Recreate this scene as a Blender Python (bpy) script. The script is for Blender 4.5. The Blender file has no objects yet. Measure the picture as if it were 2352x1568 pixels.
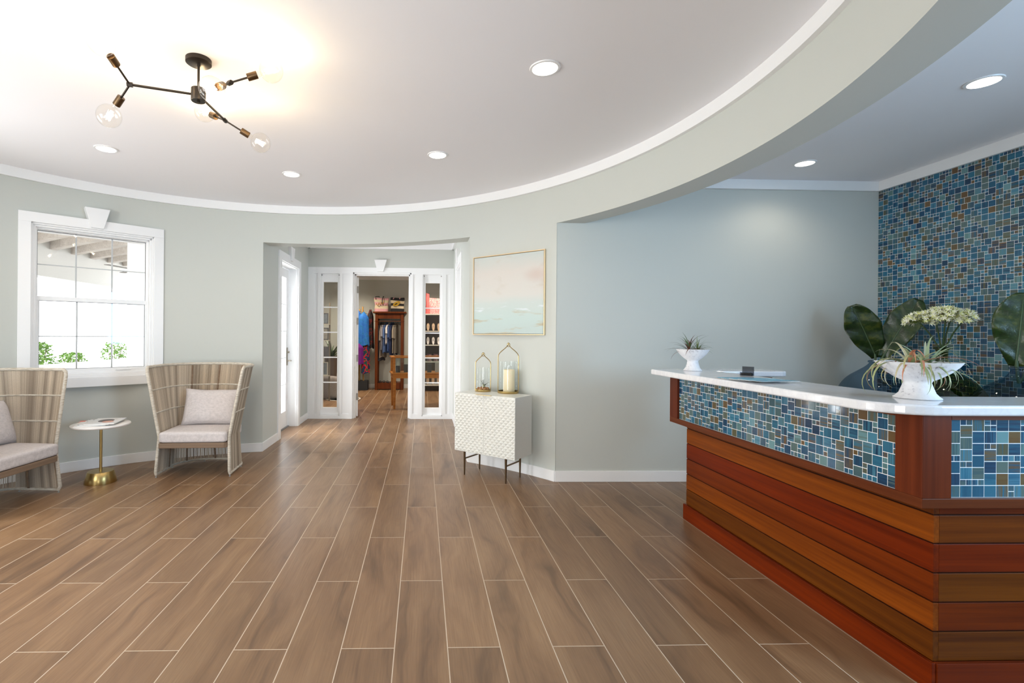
import bpy, math, random
from math import sin, cos, pi, radians, atan2, sqrt, floor, hypot
from mathutils import Vector, Matrix, noise as mnoise

S = bpy.context.scene
COL = S.collection
rnd = random.Random(11)

# ------------------------------------------------------------------ camera
cam_d = bpy.data.cameras.new('camera')
cam = bpy.data.objects.new('camera', cam_d)
COL.objects.link(cam)
YAW, ROLL = 0.0295, 0.0078
F_ = Vector((sin(YAW), cos(YAW), 0)); R_ = Vector((cos(YAW), -sin(YAW), 0)); U_ = Vector((0, 0, 1))
R2 = R_ * cos(ROLL) + U_ * sin(ROLL); U2 = -R_ * sin(ROLL) + U_ * cos(ROLL)
M = Matrix((R2, U2, -F_)).transposed().to_4x4(); M.translation = Vector((0, 0, 1.2))
cam.matrix_world = M
cam_d.sensor_width = 36; cam_d.lens = 1128.55 / 2352 * 36
cam_d.shift_x = (1176 - 1003.71) / 2352; cam_d.shift_y = (770.32 - 784) / 2352
cam_d.clip_start = 0.02; cam_d.clip_end = 200
S.camera = cam

# ------------------------------------------------------------------ exposure, world, daylight
S.view_settings.view_transform = 'Standard'
S.view_settings.look = 'None'
S.view_settings.exposure = 0.36
S.view_settings.gamma = 1.0
S.view_settings.use_curve_mapping = False
W = bpy.data.worlds.new('sky'); S.world = W; W.use_nodes = True
W.node_tree.nodes['Background'].inputs[0].default_value = (0.93, 0.97, 1.0, 1)
W.node_tree.nodes['Background'].inputs[1].default_value = 2.6

def light(name, kind, loc, energy, color=(1, 1, 1), size=1.0, size_y=None, aim=None, spot=None, blend=0.5, radius=0.05):
    d = bpy.data.lights.new(name, kind); d.energy = energy; d.color = color
    if kind == 'AREA':
        d.size = size
        if size_y: d.shape = 'RECTANGLE'; d.size_y = size_y
    if kind in ('POINT', 'SPOT'): d.shadow_soft_size = radius
    if kind == 'SPOT': d.spot_size = spot; d.spot_blend = blend
    if kind == 'SUN': d.angle = radius
    o = bpy.data.objects.new(name, d); COL.objects.link(o); o.location = loc
    if aim is not None:
        o.rotation_euler = (Vector(aim) - Vector(loc)).to_track_quat('-Z', 'Y').to_euler()
    return o
# daylight through the glazed openings of the rotunda (left), the entrance behind the camera, the side door and the office window (right); the two low upward fills are added for the ceiling
light('garden_door_daylight', 'AREA', (-4.15, 2.40, 1.15), 36, (0.94, 0.98, 1.0), 1.1, 2.1, aim=(0, 2.4, 1.5))
light('garden_window_daylight', 'AREA', (-3.27, 0.32, 1.35), 44, (0.94, 0.98, 1.0), 1.3, 1.6, aim=(0.6, 3.2, 2.5))
light('left_ceiling_fill', 'AREA', (-4.3, 2.40, 0.12), 14, (0.95, 0.98, 1.0), 1.1, 1.0, aim=(-0.2, 2.4, 2.3))  # added fill lamp aimed up from the left to brighten the ceiling
light('entrance_daylight', 'AREA', (-1.0, -1.8, 1.3), 4, (0.95, 0.98, 1.0), 0.8, 2.2, aim=(-0.9, 3, 1.6))
light('rear_ceiling_fill', 'AREA', (-1.0, -2.0, 0.12), 74, (0.95, 0.98, 1.0), 0.8, 1.0, aim=(-0.3, 1.6, 2.5))  # added upward fill behind the camera, lifts the ceiling brightness
light('side_door_daylight', 'AREA', (-2.25, 6.1, 1.2), 85, (0.93, 0.97, 1.0), 0.9, 2.0, aim=(0, 6.2, 1.2))
light('office_window_daylight', 'AREA', (4.05, -0.1, 1.55), 80, (0.42, 0.70, 1.0), 1.5, 1.2, aim=(2.0, 1.9, 1.9))

# ------------------------------------------------------------------ helpers
class MB:
    def __init__(s):
        s.v = []; s.f = []; s.m = []; s.c = []; s.c2 = []; s.mat = 0; s.col = None; s.col2 = None
    def face(s, idx):
        s.f.append(tuple(idx)); s.m.append(s.mat); s.c.append(s.col); s.c2.append(s.col2)
    def quad(s, *p):
        n = len(s.v); s.v += [tuple(q) for q in p]; s.face(range(n, n + len(p)))
    def box(s, x0, x1, y0, y1, z0, z1, M=None):
        n = len(s.v)
        P = [Vector((x, y, z)) for z in (z0, z1) for y in (y0, y1) for x in (x0, x1)]
        if M is not None: P = [M @ q for q in P]
        s.v += [tuple(q) for q in P]
        for q in ((0, 2, 3, 1), (4, 5, 7, 6), (0, 1, 5, 4), (2, 6, 7, 3), (0, 4, 6, 2), (1, 3, 7, 5)):
            s.face([n + i for i in q])
        return s
    def tube(s, pts, r, seg=8, closed=False, cap=True):
        pts = [Vector(p) for p in pts]; n = len(pts); base = len(s.v)
        rr = r if isinstance(r, (list, tuple)) else [r] * n
        T = []
        for i in range(n):
            a = pts[i - 1] if (i > 0 or closed) else pts[i]
            b = pts[(i + 1) % n] if (i < n - 1 or closed) else pts[i]
            t = (b - a); t = t.normalized() if t.length > 1e-9 else Vector((0, 0, 1)); T.append(t)
        ref = Vector((0, 0, 1)) if abs(T[0].z) < 0.9 else Vector((1, 0, 0))
        N = (ref - T[0] * ref.dot(T[0])).normalized()
        for i in range(n):
            N = (N - T[i] * N.dot(T[i]))
            N = N.normalized() if N.length > 1e-6 else T[i].orthogonal().normalized()
            B = T[i].cross(N)
            for k in range(seg):
                a = 2 * pi * k / seg
                s.v.append(tuple(pts[i] + (N * cos(a) + B * sin(a)) * rr[i]))
        for i in range(n if closed else n - 1):
            j = (i + 1) % n
            for k in range(seg):
                l = (k + 1) % seg
                s.face([base + i * seg + k, base + i * seg + l, base + j * seg + l, base + j * seg + k])
        if cap and not closed:
            s.face([base + k for k in reversed(range(seg))]); s.face([base + (n - 1) * seg + k for k in range(seg)])
        return s
    def lathe(s, prof, seg=32, c=(0, 0, 0), M=None):
        base = len(s.v); n = len(prof)
        for (r, z) in prof:
            for k in range(seg):
                a = 2 * pi * k / seg
                q = Vector((c[0] + r * cos(a), c[1] + r * sin(a), c[2] + z))
                if M is not None: q = M @ q
                s.v.append(tuple(q))
        for i in range(n - 1):
            for k in range(seg):
                l = (k + 1) % seg
                s.face([base + i * seg + k, base + i * seg + l, base + (i + 1) * seg + l, base + (i + 1) * seg + k])
        if prof[0][0] > 1e-5: s.face([base + k for k in reversed(range(seg))])
        if prof[-1][0] > 1e-5: s.face([base + (n - 1) * seg + k for k in range(seg)])
        return s
    def prism(s, poly, z0, z1):
        n = len(poly); b = len(s.v)
        s.v += [(x, y, z0) for x, y in poly] + [(x, y, z1) for x, y in poly]
        s.face([b + i for i in reversed(range(n))]); s.face([b + n + i for i in range(n)])
        for i in range(n):
            j = (i + 1) % n; s.face([b + i, b + j, b + n + j, b + n + i])
        return s
    def grid(s, fn, nu, nv):
        b = len(s.v)
        for i in range(nu + 1):
            for j in range(nv + 1): s.v.append(tuple(fn(i / nu, j / nv)))
        w = nv + 1
        for i in range(nu):
            for j in range(nv): s.face([b + i * w + j, b + (i + 1) * w + j, b + (i + 1) * w + j + 1, b + i * w + j + 1])
        return s
    def rbox(s, hx, hy, hz, r, n=6, crown=0.0, M=None, wob=0.0, taper=None):
        # rounded box, optionally crowned on top and bottom like a cushion
        for ax in range(3):
            for sg in (-1, 1):
                b = len(s.v)
                m = n * 2
                for i in range(m + 1):
                    for j in range(m + 1):
                        p = [0, 0, 0]
                        h = (hx, hy, hz)
                        def mp(t, H):
                            t = t * 2 - 1
                            # more samples near the edges
                            return H * (abs(t) ** 0.75) * (1 if t >= 0 else -1)
                        p[ax] = sg * h[ax]
                        p[(ax + 1) % 3] = mp(i / m, h[(ax + 1) % 3]); p[(ax + 2) % 3] = mp(j / m, h[(ax + 2) % 3])
                        p = Vector(p)
                        q = Vector([max(-(h[k] - r), min(h[k] - r, p[k])) for k in range(3)])
                        d = p - q
                        p = q + d.normalized() * r if d.length > 1e-9 else p
                        if crown:
                            f = max(0, 1 - (p.x / hx) ** 2) * max(0, 1 - (p.y / hy) ** 2)
                            p.z += (1 if p.z > 0 else -1) * crown * f * min(1, abs(p.z) / (hz * 0.5))
                        if wob:
                            p += mnoise.noise_vector(p * 9.0) * wob
                        if taper: p.x *= 1 + taper * p.y / hy
                        s.v.append(tuple(M @ p if M is not None else p))
                w = m + 1
                for i in range(m):
                    for j in range(m):
                        q4 = [b + i * w + j, b + (i + 1) * w + j, b + (i + 1) * w + j + 1, b + i * w + j + 1]
                        s.face(q4 if sg > 0 else q4[::-1])
        return s
    def build(s, name, mats, parent=None, smooth=False, bevel=0, loc=None, merge=False, segs=2):
        me = bpy.data.meshes.new(name)
        me.from_pydata([tuple(p) for p in s.v], [], s.f)
        if not isinstance(mats, (list, tuple)): mats = [mats]
        for m in mats: me.materials.append(m)
        me.polygons.foreach_set('material_index', s.m)
        for nm, arr in (('ca', s.c), ('cb', s.c2)):
            if any(c is not None for c in arr):
                at = me.attributes.new(nm, 'FLOAT_COLOR', 'CORNER')
                data = []
                for f, c in zip(s.f, arr):
                    c = c or (1, 1, 1)
                    data += [c[0], c[1], c[2], 1.0] * len(f)
                at.data.foreach_set('color', data)
        if smooth: me.polygons.foreach_set('use_smooth', [True] * len(me.polygons))
        me.validate(); me.update()
        if smooth:
            try: me.set_sharp_from_angle(angle=radians(40))
            except Exception: pass
        o = bpy.data.objects.new(name, me); COL.objects.link(o)
        if merge:
            w = o.modifiers.new('weld', 'WELD'); w.merge_threshold = 0.0003
        if bevel:
            b = o.modifiers.new('bevel', 'BEVEL'); b.width = bevel; b.segments = segs; b.limit_method = 'ANGLE'; b.angle_limit = radians(40)
        if parent is not None: o.parent = parent
        if loc is not None: o.location = loc
        return o

def tag(o, label=None, cat=None, group=None, kind=None):
    if label: o['label'] = label
    if cat: o['category'] = cat
    if group: o['group'] = group
    if kind: o['kind'] = kind
    return o
def thing(name, label, cat, loc=(0, 0, 0), rz=0, group=None):
    o = bpy.data.objects.new(name, None); COL.objects.link(o); o.empty_display_size = 0.1
    o.location = loc; o.rotation_euler = (0, 0, rz)
    return tag(o, label, cat, group)
def copy_tree(o, parent=None):
    c = o.copy(); COL.objects.link(c)
    if parent is not None: c.parent = parent
    for ch in list(o.children): copy_tree(ch, c)
    return c
def struct(o): o['kind'] = 'structure'; return o

ORD = {2: ('left', 'right'), 3: ('left', 'middle', 'right'), 4: ('leftmost', 'second from left', 'second from right', 'rightmost'), 5: ('leftmost', 'second from left', 'middle', 'second from right', 'rightmost'), 6: ('leftmost', 'second from left', 'third from left', 'third from right', 'second from right', 'rightmost')}
# ------------------------------------------------------------------ materials
def rgb(r, g, b):
    f = lambda c: ((c / 255 + 0.055) / 1.055) ** 2.4 if c / 255 > 0.04045 else c / 255 / 12.92
    return (f(r), f(g), f(b), 1)
class NT:
    def __init__(s, name):
        s.m = bpy.data.materials.new(name); s.m.use_nodes = True; s.t = s.m.node_tree
        s.b = s.t.nodes['Principled BSDF']; s.out = s.t.nodes['Material Output']
    def n(s, kind, **kw):
        nd = s.t.nodes.new(kind)
        for k, v in kw.items():
            if k.startswith('i_'): nd.inputs[int(k[2:])].default_value = v
            else: setattr(nd, k, v)
        return nd
    def l(s, a, b): s.t.links.new(a, b)
    def math(s, op, a, b=None, c=None):
        nd = s.t.nodes.new('ShaderNodeMath'); nd.operation = op
        for i, v in enumerate((a, b, c)):
            if v is None: continue
            if isinstance(v, (int, float)): nd.inputs[i].default_value = v
            else: s.l(v, nd.inputs[i])
        return nd.outputs[0]
    def mix(s, f, a, b, blend='MIX'):
        nd = s.t.nodes.new('ShaderNodeMix'); nd.data_type = 'RGBA'; nd.blend_type = blend
        for i, v in ((0, f), (6, a), (7, b)):
            if isinstance(v, (int, float, tuple)): nd.inputs[i].default_value = v
            else: s.l(v, nd.inputs[i])
        return nd.outputs[2]
    def ramp(s, f, stops):
        nd = s.t.nodes.new('ShaderNodeValToRGB'); e = nd.color_ramp.elements
        while len(e) < len(stops): e.new(0.5)
        for el, (p, c) in zip(e, stops): el.position = p; el.color = c
        s.l(f, nd.inputs[0]); return nd.outputs[0]
    def noise(s, vec, scale, detail=2, rough=0.5):
        nd = s.n('ShaderNodeTexNoise'); nd.inputs['Scale'].default_value = scale
        nd.inputs['Detail'].default_value = detail; nd.inputs['Roughness'].default_value = rough
        if vec is not None: s.l(vec, nd.inputs['Vector'])
        return nd.outputs['Fac']
    def coord(s, scale=(1, 1, 1), rot=(0, 0, 0), kind='Object'):
        tc = s.n('ShaderNodeTexCoord'); mp = s.n('ShaderNodeMapping')
        mp.inputs['Scale'].default_value = scale; mp.inputs['Rotation'].default_value = rot
        s.l(tc.outputs[kind], mp.inputs['Vector']); return mp.outputs[0]
    def bump(s, h, strength=0.2, dist=0.002):
        nd = s.n('ShaderNodeBump'); nd.inputs['Strength'].default_value = strength; nd.inputs['Distance'].default_value = dist
        s.l(h, nd.inputs['Height']); s.l(nd.outputs[0], s.b.inputs['Normal'])
def plain(name, c, rough=0.5, metal=0.0, noise=0.04, nscale=30, bump=0.0, spec=0.5):
    t = NT(name); t.b.inputs['Roughness'].default_value = rough; t.b.inputs['Metallic'].default_value = metal
    t.b.inputs['Specular IOR Level'].default_value = spec
    v = t.coord(); f = t.noise(v, nscale, 3)
    c2 = tuple(x * (1 - noise * 2) for x in c[:3]) + (1,); c1 = tuple(min(1, x * (1 + noise)) for x in c[:3]) + (1,)
    t.l(t.mix(f, c2, c1), t.b.inputs['Base Color'])
    if bump: t.bump(f, bump, 0.002)
    return t.m
def emit(name, c, s):
    t = NT(name); t.b.inputs['Base Color'].default_value = c
    t.b.inputs['Emission Color'].default_value = c; t.b.inputs['Emission Strength'].default_value = s; return t.m
def thin_glass(name, tint=(1, 1, 1, 1), refl=1.0, ior=1.5):
    t = NT(name); t.t.nodes.remove(t.b)
    tr = t.n('ShaderNodeBsdfTransparent'); tr.inputs[0].default_value = tint
    gl = t.n('ShaderNodeBsdfGlossy'); gl.inputs['Roughness'].default_value = 0.01
    lw = t.n('ShaderNodeLayerWeight'); lw.inputs[0].default_value = 0.5
    fr = t.math('MULTIPLY_ADD', t.math('POWER', lw.outputs['Facing'], 4.5), 0.55, 0.045)
    mx = t.n('ShaderNodeMixShader'); t.l(t.math('MULTIPLY', fr, refl), mx.inputs[0]); t.l(tr.outputs[0], mx.inputs[1]); t.l(gl.outputs[0], mx.inputs[2])
    t.l(mx.outputs[0], t.out.inputs['Surface']); return t.m
def wood(name, dark, light, axis='X', scale=1.0, rough=0.4, grain=26, tone=None, spec=0.1):
    t = NT(name); sc = {'X': (0.8, grain, grain), 'Y': (grain, 0.8, grain), 'Z': (grain, grain, 0.8)}[axis]
    v = t.coord(tuple(x * scale for x in sc)); g = t.noise(v, 1.6, 5, 0.6)
    big = t.noise(t.coord(tuple(x * 0.22 * scale for x in sc)), 1.5, 3)
    f = t.math('MULTIPLY_ADD', g, 0.6, t.math('MULTIPLY', big, 0.4))
    c = t.ramp(f, [(0.34, dark), (0.66, light)])
    if tone:
        at = t.n('ShaderNodeAttribute'); at.attribute_name = 'ca'; c = t.mix(1.0, c, at.outputs['Color'], 'MULTIPLY')
    t.l(c, t.b.inputs['Base Color']); t.b.inputs['Roughness'].default_value = rough; t.b.inputs['Specular IOR Level'].default_value = spec
    t.bump(g, 0.08, 0.001); return t.m

m_wall = plain('sage_paint', rgb(199, 202, 196), 0.55, noise=0.006, nscale=3, spec=0.3)
m_ceil = plain('ceiling_paint', rgb(244, 243, 246), 0.6, noise=0.004, nscale=2, spec=0.25)
m_white = plain('white_trim', rgb(240, 240, 240), 0.35, noise=0.004, nscale=5)
m_brass = plain('brass', rgb(190, 164, 108), 0.28, 1.0, noise=0.05, nscale=40)
m_bronze = plain('aged_bronze', rgb(104, 84, 62), 0.38, 1.0, noise=0.06)
m_dark = plain('dark_bronze_metal', rgb(62, 56, 50), 0.42, 0.85, noise=0.05)
m_lamp = emit('lamp_lens', (1.0, 0.93, 0.82, 1), 9)
m_fil = emit('filament_glow', (1.0, 0.78, 0.45, 1), 60)
m_glass = thin_glass('window_glass')
m_bulb = thin_glass('bulb_glass', (1, 0.985, 0.96, 1), 1.3)
m_black = plain('black_plastic', rgb(28, 30, 33), 0.4)
m_green = plain('leaf_green', rgb(60, 82, 40), 0.4, noise=0.2, nscale=12)

# floor: wood-look porcelain planks, 8 x 40 inch, half-bond
def floor_mat():
    t = NT('plank_tile'); PW, PL, GX, GY = 0.2036, 1.0334, 0.1057, 1.8887
    tc = t.n('ShaderNodeTexCoord'); sx = t.n('ShaderNodeSeparateXYZ'); t.l(tc.outputs['Object'], sx.inputs[0])
    x = t.math('DIVIDE', t.math('SUBTRACT', sx.outputs[0], GX), PW)
    ix = t.math('FLOOR', x); fx = t.math('SUBTRACT', x, ix)
    par = t.math('MULTIPLY', t.math('FLOORED_MODULO', ix, 2.0), 0.5)
    y = t.math('ADD', t.math('DIVIDE', t.math('SUBTRACT', sx.outputs[1], GY), PL), par)
    iy = t.math('FLOOR', y); fy = t.math('SUBTRACT', y, iy)
    ex = t.math('MULTIPLY', t.math('MINIMUM', fx, t.math('SUBTRACT', 1.0, fx)), PW)
    ey = t.math('MULTIPLY', t.math('MINIMUM', fy, t.math('SUBTRACT', 1.0, fy)), PL)
    g = t.math('LESS_THAN', t.math('MINIMUM', ex, ey), 0.0019)
    cb = t.n('ShaderNodeCombineXYZ'); t.l(ix, cb.inputs[0]); t.l(iy, cb.inputs[1])
    wn = t.n('ShaderNodeTexWhiteNoise'); wn.noise_dimensions = '2D'; t.l(cb.outputs[0], wn.inputs['Vector'])
    sep = t.n('ShaderNodeSeparateColor'); t.l(wn.outputs['Color'], sep.inputs[0])
    # grain coordinates moved by a random amount per plank
    gx = t.math('ADD', sx.outputs[0], t.math('MULTIPLY', sep.outputs[0], 31.0))
    gy = t.math('ADD', sx.outputs[1], t.math('MULTIPLY', sep.outputs[1], 57.0))
    def vec(ax, ay):
        c = t.n('ShaderNodeCombineXYZ'); t.l(t.math('MULTIPLY', gx, ax), c.inputs[0]); t.l(t.math('MULTIPLY', gy, ay), c.inputs[1]); return c.outputs[0]
    warp = t.noise(vec(5, 1.3), 1.0, 2)
    wv = t.n('ShaderNodeCombineXYZ')
    t.l(t.math('ADD', t.math('MULTIPLY', gx, 9.0), t.math('MULTIPLY', warp, 3.0)), wv.inputs[0]); t.l(t.math('MULTIPLY', gy, 0.9), wv.inputs[1])
    streak = t.noise(wv.outputs[0], 1.0, 4, 0.6)
    fine = t.noise(vec(170, 3.5), 1.0, 3, 0.7)
    base = t.ramp(streak, [(0.30, rgb(100, 76, 54)), (0.45, rgb(138, 106, 76)), (0.6, rgb(154, 121, 88)), (0.8, rgb(164, 133, 100))])
    base = t.mix(t.math('MULTIPLY', t.math('POWER', fine, 1.5), 0.95), base, rgb(104, 76, 55))
    tone = t.math('MULTIPLY_ADD', sep.outputs[2], 0.22, 0.86)
    tcx = t.n('ShaderNodeCombineColor')
    for i in range(3): t.l(tone, tcx.inputs[i])
    base = t.mix(1.0, base, tcx.outputs[0], 'MULTIPLY')
    t.l(t.mix(g, base, rgb(196, 178, 156)), t.b.inputs['Base Color'])
    rg = t.math('MULTIPLY_ADD', fine, 0.12, 0.30); rg = t.math('MULTIPLY_ADD', g, 0.3, rg)
    t.l(rg, t.b.inputs['Roughness']); t.b.inputs['Specular IOR Level'].default_value = 0.5
    h = t.math('SUBTRACT', t.math('MULTIPLY', fine, 0.25), t.math('MULTIPLY', g, 1.0)); t.bump(h, 0.25, 0.0012)
    return t.m
m_floor = floor_mat()

# ------------------------------------------------------------------ room shell
CX, CY, RR, RO = -1.088, 2.401, 2.732, 2.922
CH = 2.52; HZ = 2.139
b = MB(); b.box(-6.2, 5.0, -2.2, 11.4, -0.08, 0); floor_o = struct(b.build('floor', m_floor))
b = MB(); b.box(-4.15, 4.0, -1.7, 11.4, CH, CH + 0.1); struct(b.build('ceiling', m_ceil))

def PC(a, r, z): return (CX + r * cos(radians(a)), CY + r * sin(radians(a)), z)
def arc_solid(mb, a0, a1, r0, r1, z0, z1, step=1.5):
    n = max(1, int(abs(a1 - a0) / step)); A = [a0 + (a1 - a0) * i / n for i in range(n + 1)]
    b0 = len(mb.v)
    for a in A: mb.v += [PC(a, r0, z0), PC(a, r0, z1), PC(a, r1, z1), PC(a, r1, z0)]
    for i in range(n):
        p = b0 + 4 * i; q = p + 4
        for k in range(4): l = (k + 1) % 4; mb.face([p + k, p + l, q + l, q + k])
    mb.face([b0, b0 + 3, b0 + 2, b0 + 1]); e = b0 + 4 * n; mb.face([e, e + 1, e + 2, e + 3])
    return mb
A_CR, A_AR, A_AL, A_END, A_B0 = 36.65, 55.9, 101.55, 264.0, -96.0
# window opening: plane of the casing is the chord between these two angles
WL, WR = Vector((-3.263, 4.055)), Vector((-2.471, 4.757))
wu = (WR - WL).normalized(); wn_ = Vector((wu.y, -wu.x)); WC = (WL + WR) / 2; WW = (WR - WL).length
aWL = math.degrees(atan2(WL.y + 0.07 * wu.y - CY, WL.x + 0.07 * wu.x - CX)); aWR = math.degrees(atan2(WR.y - 0.07 * wu.y - CY, WR.x - 0.07 * wu.x - CX))
WZ0, WZ1 = 0.80, 2.11
b = MB()
arc_solid(b, A_CR, A_AR, RR, RO, 0, CH)
arc_solid(b, A_AR, A_AL, RR, RO, HZ, CH)
arc_solid(b, A_AL, aWR, RR, RO, 0, CH)
arc_solid(b, aWR, aWL, RR, RO, 0, WZ0); arc_solid(b, aWR, aWL, RR, RO, WZ1, CH)
arc_solid(b, aWL, 168, RR, RO, 0, CH); arc_solid(b, 168, 192, RR, RO, 2.25, CH); arc_solid(b, 192, 207, RR, RO, 0, CH)
arc_solid(b, 207, 237, RR, RO, 0, 0.6); arc_solid(b, 207, 237, RR, RO, 2.18, CH); arc_solid(b, 237, A_END, RR, RO, 0, CH)
wall_curved = struct(b.build('wall_curved', m_wall, smooth=True))
b = MB(); arc_solid(b, A_B0, A_CR, RR, RO, HZ, CH); struct(b.build('wall_header', m_wall, smooth=True))
# back wall, tile wall, entrance walls
b = MB(); b.box(1.108, 3.95, 4.033, 4.15, 0, CH); struct(b.build('wall_back', m_wall))
b = MB(); b.box(3.84, 3.95, 0.65, 4.033, 0, CH); b.box(3.84, 3.95, -1.7, -0.85, 0, CH); b.box(3.84, 3.95, -0.85, 0.65, 0, 0.95); b.box(3.84, 3.95, -0.85, 0.65, 2.15, CH); struct(b.build('wall_right', m_wall))
b = MB()
b.box(-1.6, -1.5, -1.6, 0, 0, CH)                              # unseen wall; entrance opening moved left and narrowed to dim the desk front
b.box(-1.6, -1.45, -1.7, -1.6, 0, CH); b.box(-0.55, 3.95, -1.7, -1.6, 0, CH)
b.box(-1.45, -0.55, -1.7, -1.6, 2.35, CH)
struct(b.build('wall_entrance', m_wall))
b = MB()
for (x0, x1) in ((-1.45, -0.55),):
    for x in (x0, (x0 + x1) / 2 - 0.04, x1 - 0.08): b.box(x, x + 0.08, -1.66, -1.61, 0, 2.35)
    for z in (0, 2.27): b.box(x0, x1, -1.655, -1.615, z, z + 0.08)
struct(b.build('trim_1', m_white))
# vestibule
VL, VR, VY = -1.635, 0.444, 7.06
DL0, DL1, DRT = 5.69, 6.50, 2.07          # door openings in the side walls
b = MB()
b.box(-1.95, VL, 5.095, DL0, 0, CH); b.box(-1.95, VL, DL1, VY + 0.0, 0, CH); b.box(-1.95, VL, DL0, DL1, DRT, CH)
struct(b.build('wall_left', m_wall))
b = MB()
b.box(VR, VR + 0.25, 4.675, 5.64, 0, CH); b.box(VR, VR + 0.25, 6.47, VY, 0, CH); b.box(VR, VR + 0.25, 5.64, 6.47, DRT, CH)
struct(b.build('wall_vestibule', m_wall))
# baseboards and crowns
BH, BT = 0.09, 0.012
b = MB()
arc_solid(b, A_CR, A_AR, RR - BT, RR + .001, 0, BH)
b.box(1.10, 3.84, 4.033 - BT, 4.034, 0, BH)
struct(b.build('baseboard_right', m_white, bevel=0.003))
b = MB(); arc_solid(b, A_AL, 168, RR - BT, RR + .001, 0, BH); arc_solid(b, 192, A_END, RR - BT, RR + .001, 0, BH); b.box(VL - .001, VL + BT, 5.07, 5.60, 0, BH); b.box(VL - .001, VL + BT, 6.60, VY, 0, BH)
struct(b.build('baseboard_left', m_white, bevel=0.003))
b = MB(); b.box(VR - BT, VR + .001, 4.66, 5.55, 0, BH); b.box(VR - BT, VR + .001, 6.56, VY, 0, BH); struct(b.build('baseboard_vestibule', m_white, bevel=0.003))
b = MB()
arc_solid(b, A_B0, A_END, RR - 0.022, RR + .001, 2.447, CH, 1.5); arc_solid(b, A_B0, A_END, RR - 0.028, RR, 2.440, 2.449, 1.5)
struct(b.build('trim_2', m_white, smooth=True))
b = MB()
b.box(1.3, 3.84, 4.033 - 0.022, 4.034, 2.447, CH); b.box(3.818, 3.841, -1.6, 4.02, 2.447, CH)
b.box(1.3, 3.84, 4.033 - 0.028, 4.034, 2.439, 2.449); b.box(3.812, 3.841, -1.6, 4.01, 2.439, 2.449)
struct(b.build('trim_3', m_white))
b = MB(); b.box(VL, VR, VY - 0.03, VY, 2.43, CH); b.box(VL - .001, VL + 0.03, 5.12, VY, 2.43, CH); b.box(VR - 0.03, VR + .001, 4.9, VY, 2.43, CH)
struct(b.build('trim_4', m_white))

# ------------------------------------------------------------------ curved-wall window
def frame_M(): # local x along wall, y into the room, z up
    return Matrix(((wu.x, wn_.x, 0, WC.x), (wu.y, wn_.y, 0, WC.y), (0, 0, 1, 0), (0, 0, 0, 1)))
if (Vector((CX, CY)) - WC).dot(wn_) < 0: wn_ = -wn_
FM = frame_M(); hw = WW / 2
wroot = bpy.data.objects.new('window_1', None); COL.objects.link(wroot); struct(wroot)
b = MB()
z0, z1 = 0.73, 2.186; cw = 0.082
for (x0, x1, a, c) in ((-hw, hw, z0, z0 + cw), (-hw, hw, z1 - cw, z1), (-hw, -hw + cw, z0 + cw, z1 - cw), (hw - cw, hw, z0 + cw, z1 - cw)):
    b.box(x0, x1, -0.075, 0.012, a, c, FM)
b.build('casing', m_white, wroot, bevel=0.002)
b = MB()     # jamb liner steps
i0, i1 = -hw + cw, hw - cw; za, zb = z0 + cw, z1 - cw
for (d, w, y0, y1) in ((0, 0.014, -0.12, -0.005), (0.014, 0.016, -0.20, -0.02), (0.030, 0.012, -0.24, -0.045)):
    x0, x1, a, c = i0 + d, i1 - d, za + d, zb - d
    b.box(x0, x1, y0, y1, a, a + w, FM); b.box(x0, x1, y0, y1, c - w, c, FM); b.box(x0, x0 + w, y0, y1, a, c, FM); b.box(x1 - w, x1, y0, y1, a, c, FM)
b.build('jamb', m_white, wroot, bevel=0.0015)
m_gasket = plain('dark_gasket', rgb(60, 64, 72), 0.5); m_munt = plain('grey_muntin', rgb(196, 198, 198), 0.4)
def sash(xa, xb, za, zb, y0, y1, rw, rb, rt, zm, name):
    b = MB()
    b.box(xa, xb, y0, y1, za, za + rb, FM); b.box(xa, xb, y0, y1, zb - rt, zb, FM); b.box(xa, xa + rw, y0, y1, za + rb, zb - rt, FM); b.box(xb - rw, xb, y0, y1, za + rb, zb - rt, FM)
    so = b.build(name, m_white, wroot, bevel=0.002)
    ga, gb, gz0, gz1 = xa + rw, xb - rw, za + rb, zb - rt; ym = (y0 + y1) / 2
    b = MB(); e = 0.003
    for q in ((ga, gb, gz0, gz0 + e), (ga, gb, gz1 - e, gz1), (ga, ga + e, gz0, gz1), (gb - e, gb, gz0, gz1)): b.box(q[0], q[1], ym, ym + 0.008, q[2], q[3], FM)
    b.build('gasket', m_gasket, so)
    b = MB(); b.quad(*[FM @ Vector(q) for q in ((ga, ym, gz0), (gb, ym, gz0), (gb, ym, gz1), (ga, ym, gz1))]); b.build('pane', m_glass, so)
    b = MB()
    for k in (1, 2): x = ga + (gb - ga) * k / 3; b.box(x - 0.006, x + 0.006, ym - 0.006, ym - 0.001, gz0, gz1, FM)
    b.box(ga, gb, ym - 0.006, ym - 0.001, zm - 0.004, zm + 0.004, FM); b.build('muntin', m_munt, so)
    return so
sash(i0 + 0.03, i1 - 0.03, 1.47, zb - 0.03, -0.13, -0.10, 0.016, 0.02, 0.014, 1.775, 'upper_sash')
lo = sash(i0 + 0.022, i1 - 0.022, za + 0.02, 1.505, -0.095, -0.06, 0.036, 0.055, 0.036, 1.168, 'lower_sash')
b = MB(); b.tube([FM @ Vector(p) for p in ((0.16, -0.06, 0.868), (0.17, -0.05, 0.868), (0.27, -0.05, 0.870), (0.28, -0.06, 0.870))], 0.004, 6); b.build('sash_pull', m_white, wroot, smooth=True)
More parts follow.
